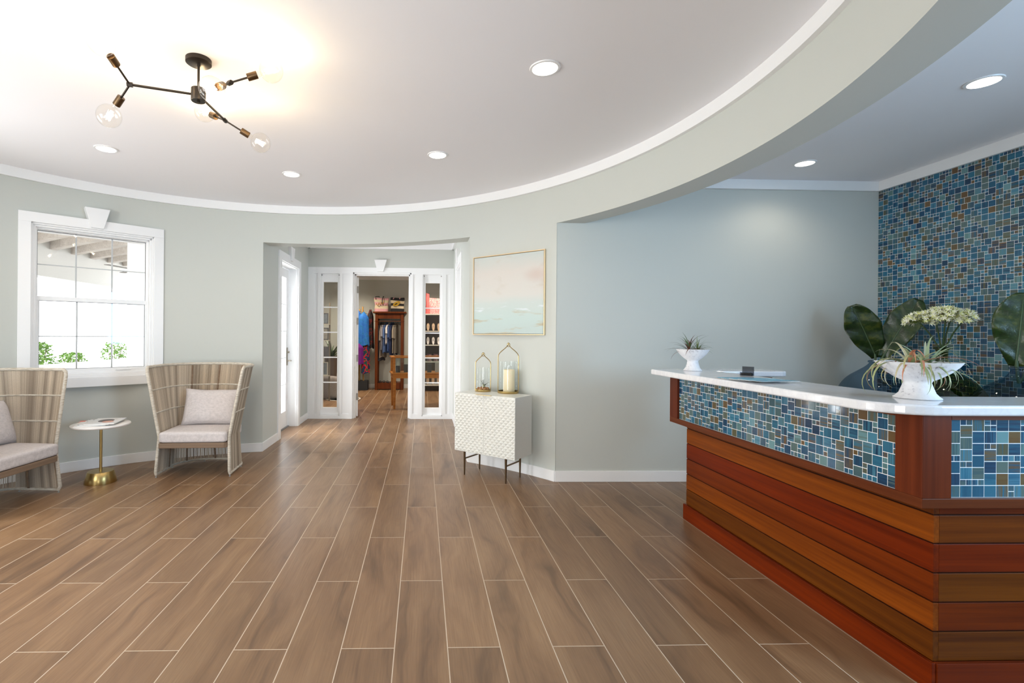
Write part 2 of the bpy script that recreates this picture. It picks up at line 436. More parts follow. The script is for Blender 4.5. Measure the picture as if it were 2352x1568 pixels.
def keystone(mb, wt, wb, zt, zb, y0, y1, M):
    n = len(mb.v)
    for y in (y0, y1):
        for (x, z) in ((-wb / 2, zb), (wb / 2, zb), (wt / 2, zt), (-wt / 2, zt)): mb.v.append(tuple(M @ Vector((x, y, z))))
    for q in ((0, 1, 2, 3), (7, 6, 5, 4), (0, 4, 5, 1), (1, 5, 6, 2), (2, 6, 7, 3), (3, 7, 4, 0)): mb.face([n + i for i in q])
b = MB(); keystone(b, 0.185, 0.092, 2.288, 2.115, -0.05, 0.035, FM); b.build('keystone', m_white, wroot, bevel=0.002)

# ------------------------------------------------------------------ side doors of the vestibule
def side_door(name, X, sgn, y0, y1, ztop, glazed):
    # sgn = +1: wall on the left whose face looks to +X
    r = bpy.data.objects.new(name, None); COL.objects.link(r); struct(r)
    def bx(mb, d0, d1, ya, yb, za, zb):   # d measured from the wall face into the room (+) or the wall (-)
        xa, xb = sorted((X + sgn * d0, X + sgn * d1)); mb.box(xa, xb, ya, yb, za, zb)
    cw = 0.09
    b = MB(); bx(b, -0.005, 0.016, y0 - cw, y0 + 0.012, 0, ztop + cw); bx(b, -0.005, 0.016, y1 - 0.012, y1 + cw, 0, ztop + cw); bx(b, -0.005, 0.016, y0 + 0.012, y1 - 0.012, ztop - 0.012, ztop + cw)
    b.build('casing', m_white, r, bevel=0.002)
    b = MB(); bx(b, -0.27, -0.002, y0, y0 + 0.022, 0, ztop); bx(b, -0.27, -0.002, y1 - 0.022, y1, 0, ztop); bx(b, -0.27, -0.002, y0 + .022, y1 - .022, ztop - 0.022, ztop)
    bx(b, -0.20, -0.155, y1 - 0.034, y1 - 0.022, 0, ztop - 0.022); bx(b, -0.20, -0.155, y0 + .022, y1 - 0.034, ztop - 0.034, ztop - 0.022)
    b.build('jamb', m_white, r, bevel=0.0015)
    b = MB(); bx(b, -0.25, -0.10, y0 + .022, y1 - .022, 0.0, 0.012); b.build('threshold', plain('sill_metal', rgb(150, 152, 155), 0.4, 0.6), r)
    ya, yb = y0 + 0.026, y1 - 0.037
    b = MB(); st = 0.105
    if glazed:
        bx(b, -0.155, -0.115, ya, ya + st, 0.015, ztop - 0.035); bx(b, -0.155, -0.115, yb - st, yb, 0.015, ztop - 0.035)
        bx(b, -0.155, -0.115, ya + st, yb - st, 0.015, 0.22); bx(b, -0.155, -0.115, ya + st, yb - st, ztop - 0.15, ztop - 0.035)
        leaf = b.build('door_leaf', m_white, r, bevel=0.002)
        b = MB(); x = X - sgn * 0.135; b.quad((x, ya + st, 0.22), (x, yb - st, 0.22), (x, yb - st, ztop - 0.15), (x, ya + st, ztop - 0.15)); b.build('pane', m_glass, leaf)
        b = MB()
        for k in range(1, 5): z = 0.22 + (ztop - 0.37) * k / 5; bx(b, -0.128, -0.118, ya + st, yb - st, z - 0.005, z + 0.005)
        b.build('muntin', m_munt, leaf)
    else:
        bx(b, -0.155, -0.115, ya, yb, 0.015, ztop - 0.035); leaf = b.build('door_leaf', m_white, r, bevel=0.002)
    b = MB(); m = plain('satin_nickel', rgb(140, 130, 115), 0.3, 0.9); yh = yb - 0.05
    bx(b, -0.115, -0.108, yh - 0.02, yh + 0.02, 0.80, 1.03)
    sx = lambda d: X + sgn * d
    b.tube([(sx(-0.108), yh, 0.86), (sx(-0.06), yh, 0.86), (sx(-0.055), yh - 0.10, 0.86)], 0.008, 8); b.tube([(sx(-0.108), yh, 0.97), (sx(-0.085), yh, 0.97)], 0.012, 8)
    b.build('door_handle', m, leaf, smooth=True)
    ym = (y0 + y1) / 2
    KM = Matrix(((0, sgn, 0, X), (1, 0, 0, ym), (0, 0, 1, 0), (0, 0, 0, 1)))
    b = MB(); keystone(b, 0.177, 0.085, ztop + 0.195, ztop + 0.03, -0.01, 0.04, KM); b.build('keystone', m_white, r, bevel=0.002)
side_door('door_1', VL, 1, DL0, DL1, DRT, True)
side_door('door_2', VR, -1, 5.64, 6.47, DRT, False)

# ------------------------------------------------------------------ shop front (end wall of the vestibule)
YF = VY; YB = VY + 0.13
b = MB()
b.box(-2.75, VL, YF + .002, YB, 0, CH); b.box(VR, 2.0, YF + .002, YB, 0, CH)
b.box(VL, VR, YF, YB, 2.165, CH)
struct(b.build('wall_end', m_wall))
b = MB()   # white panelled screen: solid cells with openings and shallow grooves
gro = [(-1.549, -1.503), (-1.148, -1.045), (-0.141, -0.063), (0.335, 0.388)]
sls = [(-1.469, -1.181), (-0.003, 0.288)]; dop = (-1.000, -0.165)
xs = sorted({VL, VR, *[x for g in gro + sls + [dop] for x in g]})
for i in range(len(xs) - 1):
    x0, x1 = xs[i], xs[i + 1]; xm = (x0 + x1) / 2
    if dop[0] < xm < dop[1]: b.box(x0, x1, YF, YB, 2.095, 2.165); continue
    if any(s[0] < xm < s[1] for s in sls): b.box(x0, x1, YF, YB, 2.075, 2.165); b.box(x0, x1, YF, YB, 0, 0.04); continue
    if any(s[0] < xm < s[1] for s in gro):
        b.box(x0, x1, YF + 0.012, YB, 0, 2.165); b.box(x0, x1, YF, YF + 0.012, 0, 0.07); b.box(x0, x1, YF, YF + 0.012, 2.075, 2.165); continue
    b.box(x0, x1, YF, YB, 0, 2.165)
scr = struct(b.build('wall_screen', m_white))
for k, (x0, x1) in enumerate(sls):
    r = bpy.data.objects.new('window_%d' % (k + 2), None); COL.objects.link(r); struct(r)
    gx0, gx1, gz0, gz1 = x0 + 0.043, x1 - 0.043, 0.155, 1.955
    b = MB()
    b.box(x0, x1, YF + 0.04, YF + 0.085, 0.04, gz0); b.box(x0, x1, YF + 0.04, YF + 0.085, gz1, 2.075); b.box(x0, gx0, YF + 0.04, YF + 0.085, gz0, gz1); b.box(gx1, x1, YF + 0.04, YF + 0.085, gz0, gz1)
    for (xa, xb) in ((x0, x0 + 0.012), (x1 - 0.012, x1)): b.box(xa, xb, YF + 0.005, YF + 0.04, 0.04, 2.075)
    b.box(x0, x1, YF + 0.005, YF + 0.04, 0.04, 0.055)
    b.build('window_frame', m_white, r, bevel=0.0015)
    b = MB(); y = YF + 0.062; b.quad((gx0, y, gz0), (gx1, y, gz0), (gx1, y, gz1), (gx0, y, gz1)); b.build('pane', thin_glass('sidelight_glass', (0.97, 0.98, 0.97, 1), 1.2), r)
    b = MB()
    for q in range(1, 5): z = gz0 + (gz1 - gz0) * q / 5; b.box(gx0, gx1, y - 0.008, y + 0.008, z - 0.008, z + 0.008)
    b.build('muntin', m_white, r)
    b = MB()
    for x in (x0 + 0.022, x1 - 0.022): b.tube([(x, YF + 0.03, 2.055), (x, YF + 0.041, 2.055)], 0.006, 8)
    b.build('screw_cap', m_dark, r)
r = bpy.data.objects.new('door_3', None); COL.objects.link(r); struct(r)
b = MB()
for (d, w, y0, y1) in ((0, 0.02, YF + 0.02, YB + 0.005), (0.02, 0.02, YF + 0.06, YB + 0.005)):
    b.box(dop[0] + d, dop[0] + d + w, y0, y1, 0, 2.095 - d); b.box(dop[1] - d - w, dop[1] - d, y0, y1, 0, 2.095 - d); b.box(dop[0] + d, dop[1] - d, y0, y1, 2.095 - d - w, 2.095 - d)
b.build('jamb', m_white, r, bevel=0.002)
b = MB(); lx0, lx1 = -0.975, -0.935; ly0, ly1 = YB + 0.012, YB + 0.74
HM = Matrix.Translation((lx0, ly0, 0)) @ Matrix.Rotation(radians(8.5), 4, 'Z') @ Matrix.Translation((-lx0, -ly0, 0))
b.box(lx0, lx1, ly0, ly0 + 0.11, 0.012, 2.04, HM); b.box(lx0, lx1, ly1 - 0.11, ly1, 0.012, 2.04, HM); b.box(lx0, lx1, ly0 + .11, ly1 - .11, 0.012, 0.24, HM); b.box(lx0, lx1, ly0 + .11, ly1 - .11, 1.92, 2.04, HM)
leaf = b.build('door_leaf', m_white, r, bevel=0.002)
b = MB(); b.quad(*[HM @ Vector((-0.955, y, z)) for (y, z) in ((ly0 + .11, .24), (ly1 - .11, .24), (ly1 - .11, 1.92), (ly0 + .11, 1.92))]); b.build('pane', m_glass, leaf)
for z in (0.30, 0.86, 1.40, 1.86):
    b = MB(); b.box(lx0 + 0.001, lx1 - 0.001, ly0 - 0.007, ly0 + 0.004, z - 0.05, z + 0.05, HM); b.build('hinge', plain('hinge_metal', rgb(150, 146, 140), 0.35, 0.8), leaf)
KM = Matrix(((1, 0, 0, -0.606), (0, -1, 0, YF), (0, 0, 1, 0), (0, 0, 0, 1)))
b = MB(); keystone(b, 0.177, 0.083, 2.273, 2.106, -0.01, 0.045, KM); b.build('keystone', m_white, r, bevel=0.002)
# shop room
SB = 11.2
b = MB(); b.box(-2.75, 2.0, SB, SB + 0.1, 0, CH); b.box(-2.75, -2.65, YB, SB, 0, CH); b.box(1.9, 2.0, YB, SB, 0, CH); struct(b.build('wall_shop', m_wall))
b = MB(); b.box(-2.65, 1.9, SB - 0.012, SB, 0, BH); b.box(-2.65, 1.9, SB - 0.03, SB, 2.45, CH); struct(b.build('trim_5', m_white))

# ------------------------------------------------------------------ porch outside the window
m_porch = plain('porch_stucco', rgb(246, 244, 240), 0.8, noise=0.01)
m_beam = wood('weathered_beam', rgb(196, 186, 178), rgb(226, 218, 210), 'X', rough=0.8)
b = MB(); b.box(-16, -1.95, 5.3, 18, -0.12, 0.0); b.box(-16, -6.2, -4, 5.3, -0.12, 0.0); struct(b.build('floor_porch', plain('pale_paving', rgb(235, 232, 226), 0.8)))
b = MB(); b.box(-7.25, -1.97, 7.3, 15, 2.91, 3.0); b.box(-7.25, -3.1, 4.9, 7.3, 2.91, 3.0); struct(b.build('ceiling_porch', m_porch))
b = MB()    # arcade wall at the far side of the porch, open below its lintel
b.box(-7.3, -7.0, 4.9, 15, 2.24, 2.91); b.box(-7.3, -7.0, 14.2, 15, 0, 2.24); b.box(-7.3, -7.0, 4.9, 5.4, 0, 2.24)
b.box(-3.44, -3.26, 5.82, 6.0, 0, 2.91); b.box(-8.25, -8.05, 7.5, 17, 0, 0.5)
struct(b.build('wall_porch', m_porch))
for k in range(8):
    BMx = Matrix.Translation((-7.0, 8.38 + 0.56 * k, 2.76)) @ Matrix.Rotation(radians(-34), 4, 'Z')
    b = MB(); b.box(0, 3.8, -0.06, 0.06, 0, 0.15, BMx); tag(b.build('porch_beam', m_beam), '%s of the pale weathered wooden beams under the porch ceiling outside the window' % ('nearest', 'second nearest', 'third nearest', 'fourth nearest', 'fourth farthest', 'third farthest', 'second farthest', 'farthest')[k], 'beam', 'porch ceiling beams')
fan = thing('ceiling_fan', 'dark ceiling fan hanging under the porch beams, seen through the window', 'fan', (-6.12, 10.7, 2.56))
b = MB(); b.tube([(0, 0, 0.05), (0, 0, 0.35)], 0.012, 8); b.build('rod', m_dark, fan)
b = MB(); b.lathe([(0.0, -0.06), (0.08, -0.05), (0.11, 0.0), (0.08, 0.08), (0.0, 0.09)], 20); b.build('motor', m_dark, fan, smooth=True)
for k in range(3):
    a = k * 2 * pi / 3 + 0.35; RM = Matrix.Rotation(a, 4, 'Z'); b = MB(); b.box(0.08, 0.8, -0.06, 0.06, -0.012, -0.004, RM); b.build('blade', plain('fan_blade', rgb(110, 104, 98), 0.6), fan)

def bush(name, loc, r, h, n, label, seed=1):
    q = random.Random(seed); b = MB()
    for i in range(n):
        a = q.uniform(0, 2 * pi); rr = r * sqrt(q.random()); z = h * q.random() ** 0.7
        rr *= 0.5 + 0.5 * sin(pi * min(1, z / h * 0.8 + 0.15))
        c = Vector((rr * cos(a), rr * sin(a), z)); d = Vector((q.gauss(0, 1), q.gauss(0, 1), q.uniform(-.2, 1))).normalized(); s_ = q.uniform(0.04, 0.09)
        o = d.orthogonal().normalized() * s_ * 0.35
        b.quad(c, c + d * s_ * 0.5 + o, c + d * s_, c + d * s_ * 0.5 - o)
    t = thing(name, label, 'plant', loc)
    b.build('foliage', plain('sunlit_leaf', rgb(112, 152, 62), 0.6, noise=0.15), t)
    b = MB()
    for i in range(5): a = i * 1.3; b.tube([(0, 0, 0), (r * .3 * cos(a), r * .3 * sin(a), h * .5), (r * .55 * cos(a), r * .55 * sin(a), h * .85)], 0.008, 5)
    b.build('stem', plain('garden_stem', rgb(120, 100, 70), 0.7), t)
bush('garden_shrub', (-8.65, 11.35, 0), 0.30, 0.96, 900, 'leafy green shrub outside the lower left corner of the window', 3)
bush('garden_shrub', (-8.65, 12.4, 0), 0.34, 0.68, 500, 'low green shrub outside the middle of the window', 4)
bush('garden_shrub', (-8.65, 14.1, 0), 0.36, 0.92, 500, 'slim green shrub outside the right part of the window', 5)

# ------------------------------------------------------------------ recessed downlights
def downlight(x, y, label, power=26):
    t = thing('downlight', label, 'ceiling light', (x, y, CH), 0, 'recessed ceiling downlights')
    b = MB(); b.lathe([(0.060, -0.002), (0.062, -0.006), (0.073, -0.005), (0.075, 0.0), (0.06, 0.001)], 36); b.build('trim_ring', m_white, t, smooth=True)
    b = MB(); b.lathe([(0.0, -0.003), (0.0602, -0.003), (0.0602, 0.0), (0.0, 0.0)], 36); b.build('lens', m_lamp, t)
    light('downlight_lamp', 'SPOT', (x, y, CH - 0.012), power * 0.45, (1.0, 0.86, 0.68), spot=radians(150), blend=0.7, radius=0.05)
for (a, lb) in ((0, 'round recessed downlight nearest the curved beam, topmost of the rotunda ceiling'), (45, 'round recessed downlight in the rotunda ceiling above the painting'), (90, 'round recessed downlight in the rotunda ceiling to the left of the doorway, small'), (135, 'round recessed downlight in the rotunda ceiling above the window')):
    downlight(CX + 1.68 * cos(radians(a)), CY + 1.68 * sin(radians(a)), lb)
downlight(2.86, 2.43, 'large near recessed downlight over the reception desk', 20)
downlight(2.87, 3.62, 'smaller far recessed downlight over the reception desk near the back wall', 20)

# ------------------------------------------------------------------ chandelier
ch = thing('ceiling_fixture', 'dark bronze branching ceiling lamp with six clear globe bulbs', 'chandelier', (CX, 2.40, CH))
O = Vector((CX, 2.40, CH))
b = MB(); b.lathe([(0, -0.022), (0.054, -0.022), (0.058, -0.019), (0.058, 0), (0, 0)], 40); b.lathe([(0, -0.034), (0.008, -0.034), (0.009, -0.022), (0, -0.022)], 16); b.build('canopy', m_dark, ch, smooth=True)
b = MB(); b.tube([(0, 0, -0.03), (0, 0, -0.15)], 0.0055, 12); b.build('stem', m_dark, ch, smooth=True)
hub = Vector((CX, 2.40, 2.349)) - O
b = MB(); b.lathe([(0, -0.031), (0.031, -0.031), (0.033, -0.028), (0.033, 0.028), (0.031, 0.03), (0.008, 0.03), (0.007, 0.04), (0, 0.04)], 32, hub); b.lathe([(0, -0.04), (0.008, -0.04), (0.008, -0.03), (0, -0.03)], 6, hub); b.build('hub', m_dark, ch, smooth=True)
def along(mb, p, d, prof, seg=20):
    d = d.normalized(); q = d.to_track_quat('Z', 'Y').to_matrix().to_4x4(); q.translation = p; mb.lathe(prof, seg, (0, 0, 0), q)
arms = [((-1.362, 2.314, 2.349), [(-1.359, 2.105, 2.42), (-1.491, 2.37, 2.226)]),
        ((-0.89, 2.277, 2.349), [(-0.709, 2.296, 2.42), (-0.905, 2.12, 2.24)]),
        ((-1.072, 2.680, 2.349), [(-1.225, 2.78, 2.436), (-0.907, 2.757, 2.262)])]
for j, bl in arms:
    J = Vector(j) - O
    b = MB(); dj = (J - hub).normalized(); b.tube([hub + dj * 0.03, J], 0.0058, 10)
    along(b, J - dj * 0.012, dj, [(0, 0), (0.011, 0), (0.011, 0.024), (0, 0.024)], 6)
    arm = b.build('arm', m_dark, ch, smooth=True)
    for p in bl:
        P = Vector(p) - O; d = (P - J).normalized(); L = (P - J).length; rb = 0.053
        b = MB(); b.tube([J, P - d * (rb + 0.055)], 0.0045, 8); b.build('branch', m_dark, arm, smooth=True)
        b = MB(); along(b, P - d * (rb + 0.060), d, [(0, 0), (0.0165, 0), (0.017, 0.003), (0.017, 0.046), (0.015, 0.046), (0.0145, 0.03), (0, 0.03)], 20); b.build('socket', m_bronze, arm, smooth=True)
        b = MB(); prof = [(0.0125, -rb - 0.025)] + [(max(0.0125 if k < 2 else 0, rb * sin(radians(a))), -rb * cos(radians(a))) for k, a in enumerate(range(14, 181, 8))] + [(0, rb)]
        along(b, P, d, prof, 28); bu = b.build('bulb', m_bulb, arm, smooth=True)
        b = MB(); Q = d.to_track_quat('Z', 'Y').to_matrix()
        for k in range(6):
            a = k * pi / 3; c0 = P - d * 0.028 + Q @ Vector((0.006 * cos(a), 0.006 * sin(a), 0)); c1 = P + d * 0.018 + Q @ Vector((0.013 * cos(a + .3), 0.013 * sin(a + .3), 0)); b.tube([c0, c1], 0.0016, 5)
        b.build('filament', m_fil, bu)
        light('bulb_lamp', 'POINT', Vector(p), 2.6, (1.0, 0.76, 0.46), radius=0.012)

# ------------------------------------------------------------------ rope armchairs
def rope_mat():
    t = NT('woven_rope'); at = t.n('ShaderNodeAttribute'); at.attribute_name = 'ca'
    v = t.coord((1, 1, 1)); f = t.noise(v, 160, 2)
    t.l(t.mix(t.math('MULTIPLY', f, 0.35), at.outputs['Color'], rgb(120, 105, 90)), t.b.inputs['Base Color']); t.b.inputs['Roughness'].default_value = 0.75
    return t.m
def fabric(name, c):
    t = NT(name); f1 = t.noise(t.coord((260, 40, 260)), 1, 2); f2 = t.noise(t.coord((40, 260, 40)), 1, 2)
    f = t.math('MULTIPLY', t.math('ADD', f1, f2), 0.5)
    c2 = tuple(x * 0.78 for x in c[:3]) + (1,)
    t.l(t.ramp(f, [(0.35, c2), (0.62, c)]), t.b.inputs['Base Color']); t.b.inputs['Roughness'].default_value = 0.9; t.b.inputs['Specular IOR Level'].default_value = 0.15
    t.bump(f, 0.15, 0.001); return t.m
m_rope = rope_mat(); m_fab = fabric('linen', rgb(216, 208, 206)); m_rail = wood('grey_teak', rgb(112, 92, 76), rgb(146, 124, 104), 'X')
def wrap_mat():
    t = NT('rope_wrap'); f = t.noise(t.coord((30, 30, 260)), 1, 2); t.l(t.ramp(f, [(0.35, rgb(178, 166, 148)), (0.6, rgb(212, 204, 190))]), t.b.inputs['Base Color']); t.b.inputs['Roughness'].default_value = 0.7; t.bump(f, 0.12, 0.001); return t.m
m_wrap = wrap_mat()
def Ucurve(s, w, yf, st, bd):
    # s in [0,1] from the front left edge round the back to the front right edge
    el = pi * (3 * (w + bd) - sqrt((3 * w + bd) * (w + 3 * bd))) / 2
    L = 2 * st + el; d = s * L
    if d < st: return Vector((-w, yf + d))
    if d > L - st: return Vector((w, yf + (L - d)))
    a = (d - st) / el * pi
    return Vector((-w * cos(a), yf + st + bd * sin(a)))
def chair_pt(s, z):
    K = [(0.03, 0.297, 0.0, 0.31, 0.23), (0.33, 0.283, 0.03, 0.27, 0.19), (0.915, 0.392, 0.035, 0.25, 0.36)]
    if z <= K[1][0]: A, B = K[0], K[1]
    else: A, B = K[1], K[2]
    f = (z - A[0]) / (B[0] - A[0]); q = [A[i] * (1 - f) + B[i] * f for i in range(5)]
    p = Ucurve(s, q[1], q[2], q[3], q[4]); return Vector((p.x, p.y, z))
def make_chair(label):
    t = thing('rope_armchair', label, 'armchair', group='rope armchairs')
    q = random.Random(5); b = MB(); N = 250
    for i in range(N):
        s = (i + 0.5) / N; edge = min(s, 1 - s)
        tone = 0.5 + 0.5 * sin(i * 0.33 + 2.2 * sin(i * 0.11)); tone = 0.25 + 0.6 * tone + q.uniform(-0.25, 0.25)
        tone = max(0, min(1, tone)); c = [a * tone + bb * (1 - tone) for a, bb in zip(rgb(216, 200, 178)[:3], rgb(146, 131, 114)[:3])]
        b.col = tuple(c)
        z1 = 0.905 - (0.02 if edge < 0.012 else 0); z0 = 0.035
        b.tube([chair_pt(s, 0.33), chair_pt(s, 0.62), chair_pt(s, z1)], 0.0039, 4, cap=False)
        back = 0.24 < s < 0.76
        if back and i % 5 in (1, 3): continue
        b.tube([chair_pt(s, z0), chair_pt(s, 0.33)], 0.0028, 4, cap=False)
    b.build('woven_back', m_rope, t)
    # frame: side edges, rim, floor ring
    b = MB()
    for sgn in (0, 1):
        s = 0.0 if sgn == 0 else 1.0; k = 1 if sgn == 0 else -1
        P = [chair_pt(s + k * 0.012, 0.022), chair_pt(s, 0.045)] + [chair_pt(s, z) for z in (0.15, 0.33, 0.5, 0.7, 0.87)] + [chair_pt(s + k * 0.004, 0.9), chair_pt(s + k * 0.016, 0.915)]
        b.tube(P, 0.0125, 10)
    b.tube([chair_pt(0.012 + 0.976 * i / 60, 0.915) for i in range(61)], 0.0125, 10)
    b.tube([chair_pt(0.012 + 0.976 * i / 60, 0.022) for i in range(61)], 0.0095, 8)
    b.build('rope_frame', m_wrap, t, smooth=True)
    for z in (0.53, 0.72):
        b = MB(); b.tube([chair_pt(i / 60, z) + Vector((0, 0, 0)) for i in range(61)], 0.0075, 8); b.build('hoop', m_wrap, t, smooth=True)
    b = MB()
    for s in (0.17, 0.34, 0.5, 0.66, 0.83): b.tube([chair_pt(s, 0.03) * 0.985, chair_pt(s, 0.33) * 0.985], 0.008, 8)
    for s in (0.36, 0.5, 0.64): b.tube([chair_pt(s, z) for z in (0.33, 0.62, 0.9)], 0.0085, 8)
    b.build('post', m_rope if False else m_rail, t)
    for s, zz in ((0.01, 0), (0.99, 0), (0.22, 0), (0.78, 0), (0.44, 0)):
        p = chair_pt(s, 0.03); b = MB(); b.lathe([(0, 0), (0.009, 0), (0.009, 0.004), (0.004, 0.006), (0.004, 0.02), (0, 0.02)], 12, (p.x, p.y, 0)); b.build('foot', plain('glide_metal', rgb(170, 168, 165), 0.4, 0.7), t, smooth=True)
    # seat
    b = MB(); pl = [(-0.27, -0.012), (0.255, -0.012), (0.275, 0.01), (0.27, 0.30)] + [(0.265 * cos(a), 0.29 + 0.165 * sin(a)) for a in [pi * k / 12 for k in range(1, 12)]] + [(-0.27, 0.30)]
    b.prism(pl, 0.245, 0.288); b.build('seat_frame', m_rail, t, bevel=0.004)
    b = MB(); Mx = Matrix.Translation((0, 0.21, 0.333)); b.rbox(0.272, 0.225, 0.045, 0.022, 7, 0.008, Mx); b.build('seat_cushion', m_fab, t, smooth=True, merge=True)
    b = MB(); Mx = Matrix.Translation((0.03, 0.375, 0.535)) @ Matrix.Rotation(radians(72), 4, 'X') @ Matrix.Rotation(radians(2), 4, 'Y')
    def pf(sd):
        def f(u, v):
            x = (u * 2 - 1); y = (v * 2 - 1)
            pinch = 1 - 0.05 * (1 - abs(y)) * abs(x) ** 4
            th = 0.075 * max(0, (1 - x ** 4)) ** 0.5 * max(0, (1 - y ** 4)) ** 0.5 + 0.002
            ex = 0.255 * x * (1 - 0.05 * (1 - y * y)); ey = 0.165 * y * (1 - 0.06 * (1 - x * x))
            p = Vector((ex, ey, sd * th)); p += mnoise.noise_vector(p * 7 + Vector((3, 1, sd))) * 0.006; return Mx @ p
        return f
    b.grid(pf(1), 24, 20); b.grid(lambda u, v: pf(-1)(1 - u, v), 24, 20); b.build('back_pillow', m_fab, t, smooth=True, merge=True)
    return t
c1 = make_chair('sand rope barrel armchair with pale cushions right of the small round table')
c1.location = (-1.912, 4.165, 0); c1.rotation_euler = (0, 0, radians(3.5))
c2 = copy_tree(c1); c2['label'] = 'rope barrel armchair at the left edge, cut off and facing right'
c2.location = (-2.73, 3.475, 0); c2.rotation_euler = (0, 0, radians(86))

# ------------------------------------------------------------------ side table and magazines
TX, TY = -2.585, 4.04
t = thing('side_table', 'small round side table with white top and brass pedestal base', 'side table', (TX, TY, 0))
b = MB(); b.lathe([(0, 0.452), (0.198, 0.452), (0.207, 0.46), (0.206, 0.468), (0.203, 0.470), (0, 0.470)], 56); b.build('tabletop', plain('white_stone', rgb(238, 234, 230), 0.3, noise=0.01), t, smooth=True)
b = MB(); b.tube([(0, 0, 0.085), (0, 0, 0.452)], 0.0105, 20); b.build('pole', m_brass, t, smooth=True)
b = MB(); b.lathe([(0, 0), (0.113, 0), (0.114, 0.003), (0.093, 0.086), (0.089, 0.09), (0, 0.09)], 48); b.build('base', m_brass, t, smooth=True)
m_page = plain('magazine_paper', rgb(238, 236, 232), 0.4, noise=0.02)
def mag_mat(name, seed, c1, c2, c3):
    t = NT(name); v = t.coord((1, 1, 1)); mp = t.n('ShaderNodeMapping'); mp.inputs['Location'].default_value = (seed, seed * 2, 0); t.l(v, mp.inputs['Vector'])
    f = t.noise(mp.outputs[0], 14, 1); t.l(t.ramp(f, [(0.4, c1), (0.42, c2), (0.62, c2), (0.64, c3)]), t.b.inputs['Base Color']); t.b.inputs['Roughness'].default_value = 0.3; return t.m
for k, (dx, dy, dz, rz, cols, lb) in enumerate((
        (-0.06, -0.01, 0.0, 0.42, (rgb(225, 90, 60), rgb(238, 234, 230), rgb(200, 205, 210)), 'lowest magazine in the pile, with an orange-red corner, on the round table'),
        (-0.02, 0.0, 0.007, 0.30, (rgb(60, 60, 70), rgb(236, 236, 236), rgb(150, 150, 158)), 'middle magazine in the pile with grey blocks on its cover'),
        (0.035, 0.005, 0.014, 0.22, (rgb(232, 232, 234), rgb(235, 233, 232), rgb(226, 222, 220)), 'top magazine in the pile, white cover with a dark-haired picture'))):
    mg = thing('magazine', lb, 'magazine', (TX + dx, TY + dy, 0.4705 + dz), rz, 'magazines on the round table')
    b = MB(); b.box(-0.105, 0.105, -0.14, 0.14, 0, 0.0058); b.build('pages', m_page, mg)
    b = MB(); b.box(-0.1055, 0.1055, -0.1405, 0.1405, 0.0058, 0.0065); cv = b.build('cover', mag_mat('cover_print_%s' % 'abc'[k], 3.0 + k, *cols), mg)
    if k == 2:
        b = MB(); b.prism([(0.0 + 0.055 * cos(a), 0.01 + 0.07 * sin(a)) for a in [2 * pi * i / 24 for i in range(24)]], 0.0065, 0.0068); b.build('cover_picture', plain('ink_dark', rgb(92, 84, 84), 0.4), cv)
        b = MB(); b.prism([(0.03 + 0.04 * cos(a), -0.045 + 0.045 * sin(a)) for a in [2 * pi * i / 24 for i in range(24)]], 0.0068, 0.0071); b.build('cover_picture', plain('ink_peach', rgb(214, 160, 140), 0.4), cv)
    if k == 0:
        b = MB(); b.box(-0.105, -0.04, 0.09, 0.14, 0.0065, 0.0068); b.build('cover_picture', plain('ink_orange', rgb(228, 98, 66), 0.4), cv)

# ------------------------------------------------------------------ accent cabinet under the painting
ang = atan2(-0.383, 0.455)
CT, CB = 0.705, 0.205
cc = Vector((0.605, 4.20)); cwid, cdep = 0.595, 0.296
cab = thing('accent_cabinet', 'pale cream two-door cabinet with studded diamond-relief doors under the painting', 'cabinet', (cc.x, cc.y, 0), ang)
m_cream = plain('cream_lacquer', rgb(226, 226, 219), 0.28, noise=0.01)
b = MB(); b.box(-cwid / 2, cwid / 2, -cdep / 2 + 0.014, cdep / 2, CB, CT); b.build('body', m_cream, cab, bevel=0.002)
for k in (0, 1):
    x0 = -cwid / 2 + k * cwid / 2 + (0.001 if k else 0); x1 = x0 + cwid / 2 - 0.001
    b = MB(); nx, nz = 14, 24; dw = (x1 - x0); dh = CT - CB; yb_ = -cdep / 2 + 0.013
    mx, mz = nx * 4, nz * 4
    def ht(u, v):
        a, c = u * nx / 2 * 1.0, v * nz / 2 * 1.0
        best = 9
        for (ox, oz) in ((0, 0), (0.5, 0.5)):
            fa = (a + ox) % 1 - 0.5; fc = (c + oz) % 1 - 0.5; best = min(best, abs(fa) + abs(fc))
        edge = min(u, 1 - u, v, 1 - v)
        h = max(0, 1 - best / 0.5) ** 1.3 * 0.008
        return h * min(1, edge * 40)
    b.grid(lambda u, v: (x0 + dw * u, yb_ - 0.003 - ht(u, v), CB + dh * v), mx, mz)
    b.box(x0, x1, yb_ - 0.0028, yb_, CB, CT)
    dr = b.build('door', m_cream, cab)
b = MB(); b.box(-0.075, 0.075, -cdep / 2 - 0.006, -cdep / 2 + 0.02, CT - 0.001, CT + 0.0015); b.build('finger_pull', m_brass, cab)
for sx in (-1, 1):
    for sy in (-1, 1):
        x, y = sx * 0.205, sy * 0.118
        b = MB(); b.lathe([(0, 0), (0.006, 0), (0.010, CB - 0.02), (0.0105, CB), (0, CB)], 14, (x, y, 0)); b.build('leg', m_bronze, cab, smooth=True)
    b = MB(); b.box(sx * 0.205 - 0.004, sx * 0.205 + 0.004, -0.118, 0.118, 0.135, 0.146); b.build('stretcher', m_bronze, cab)

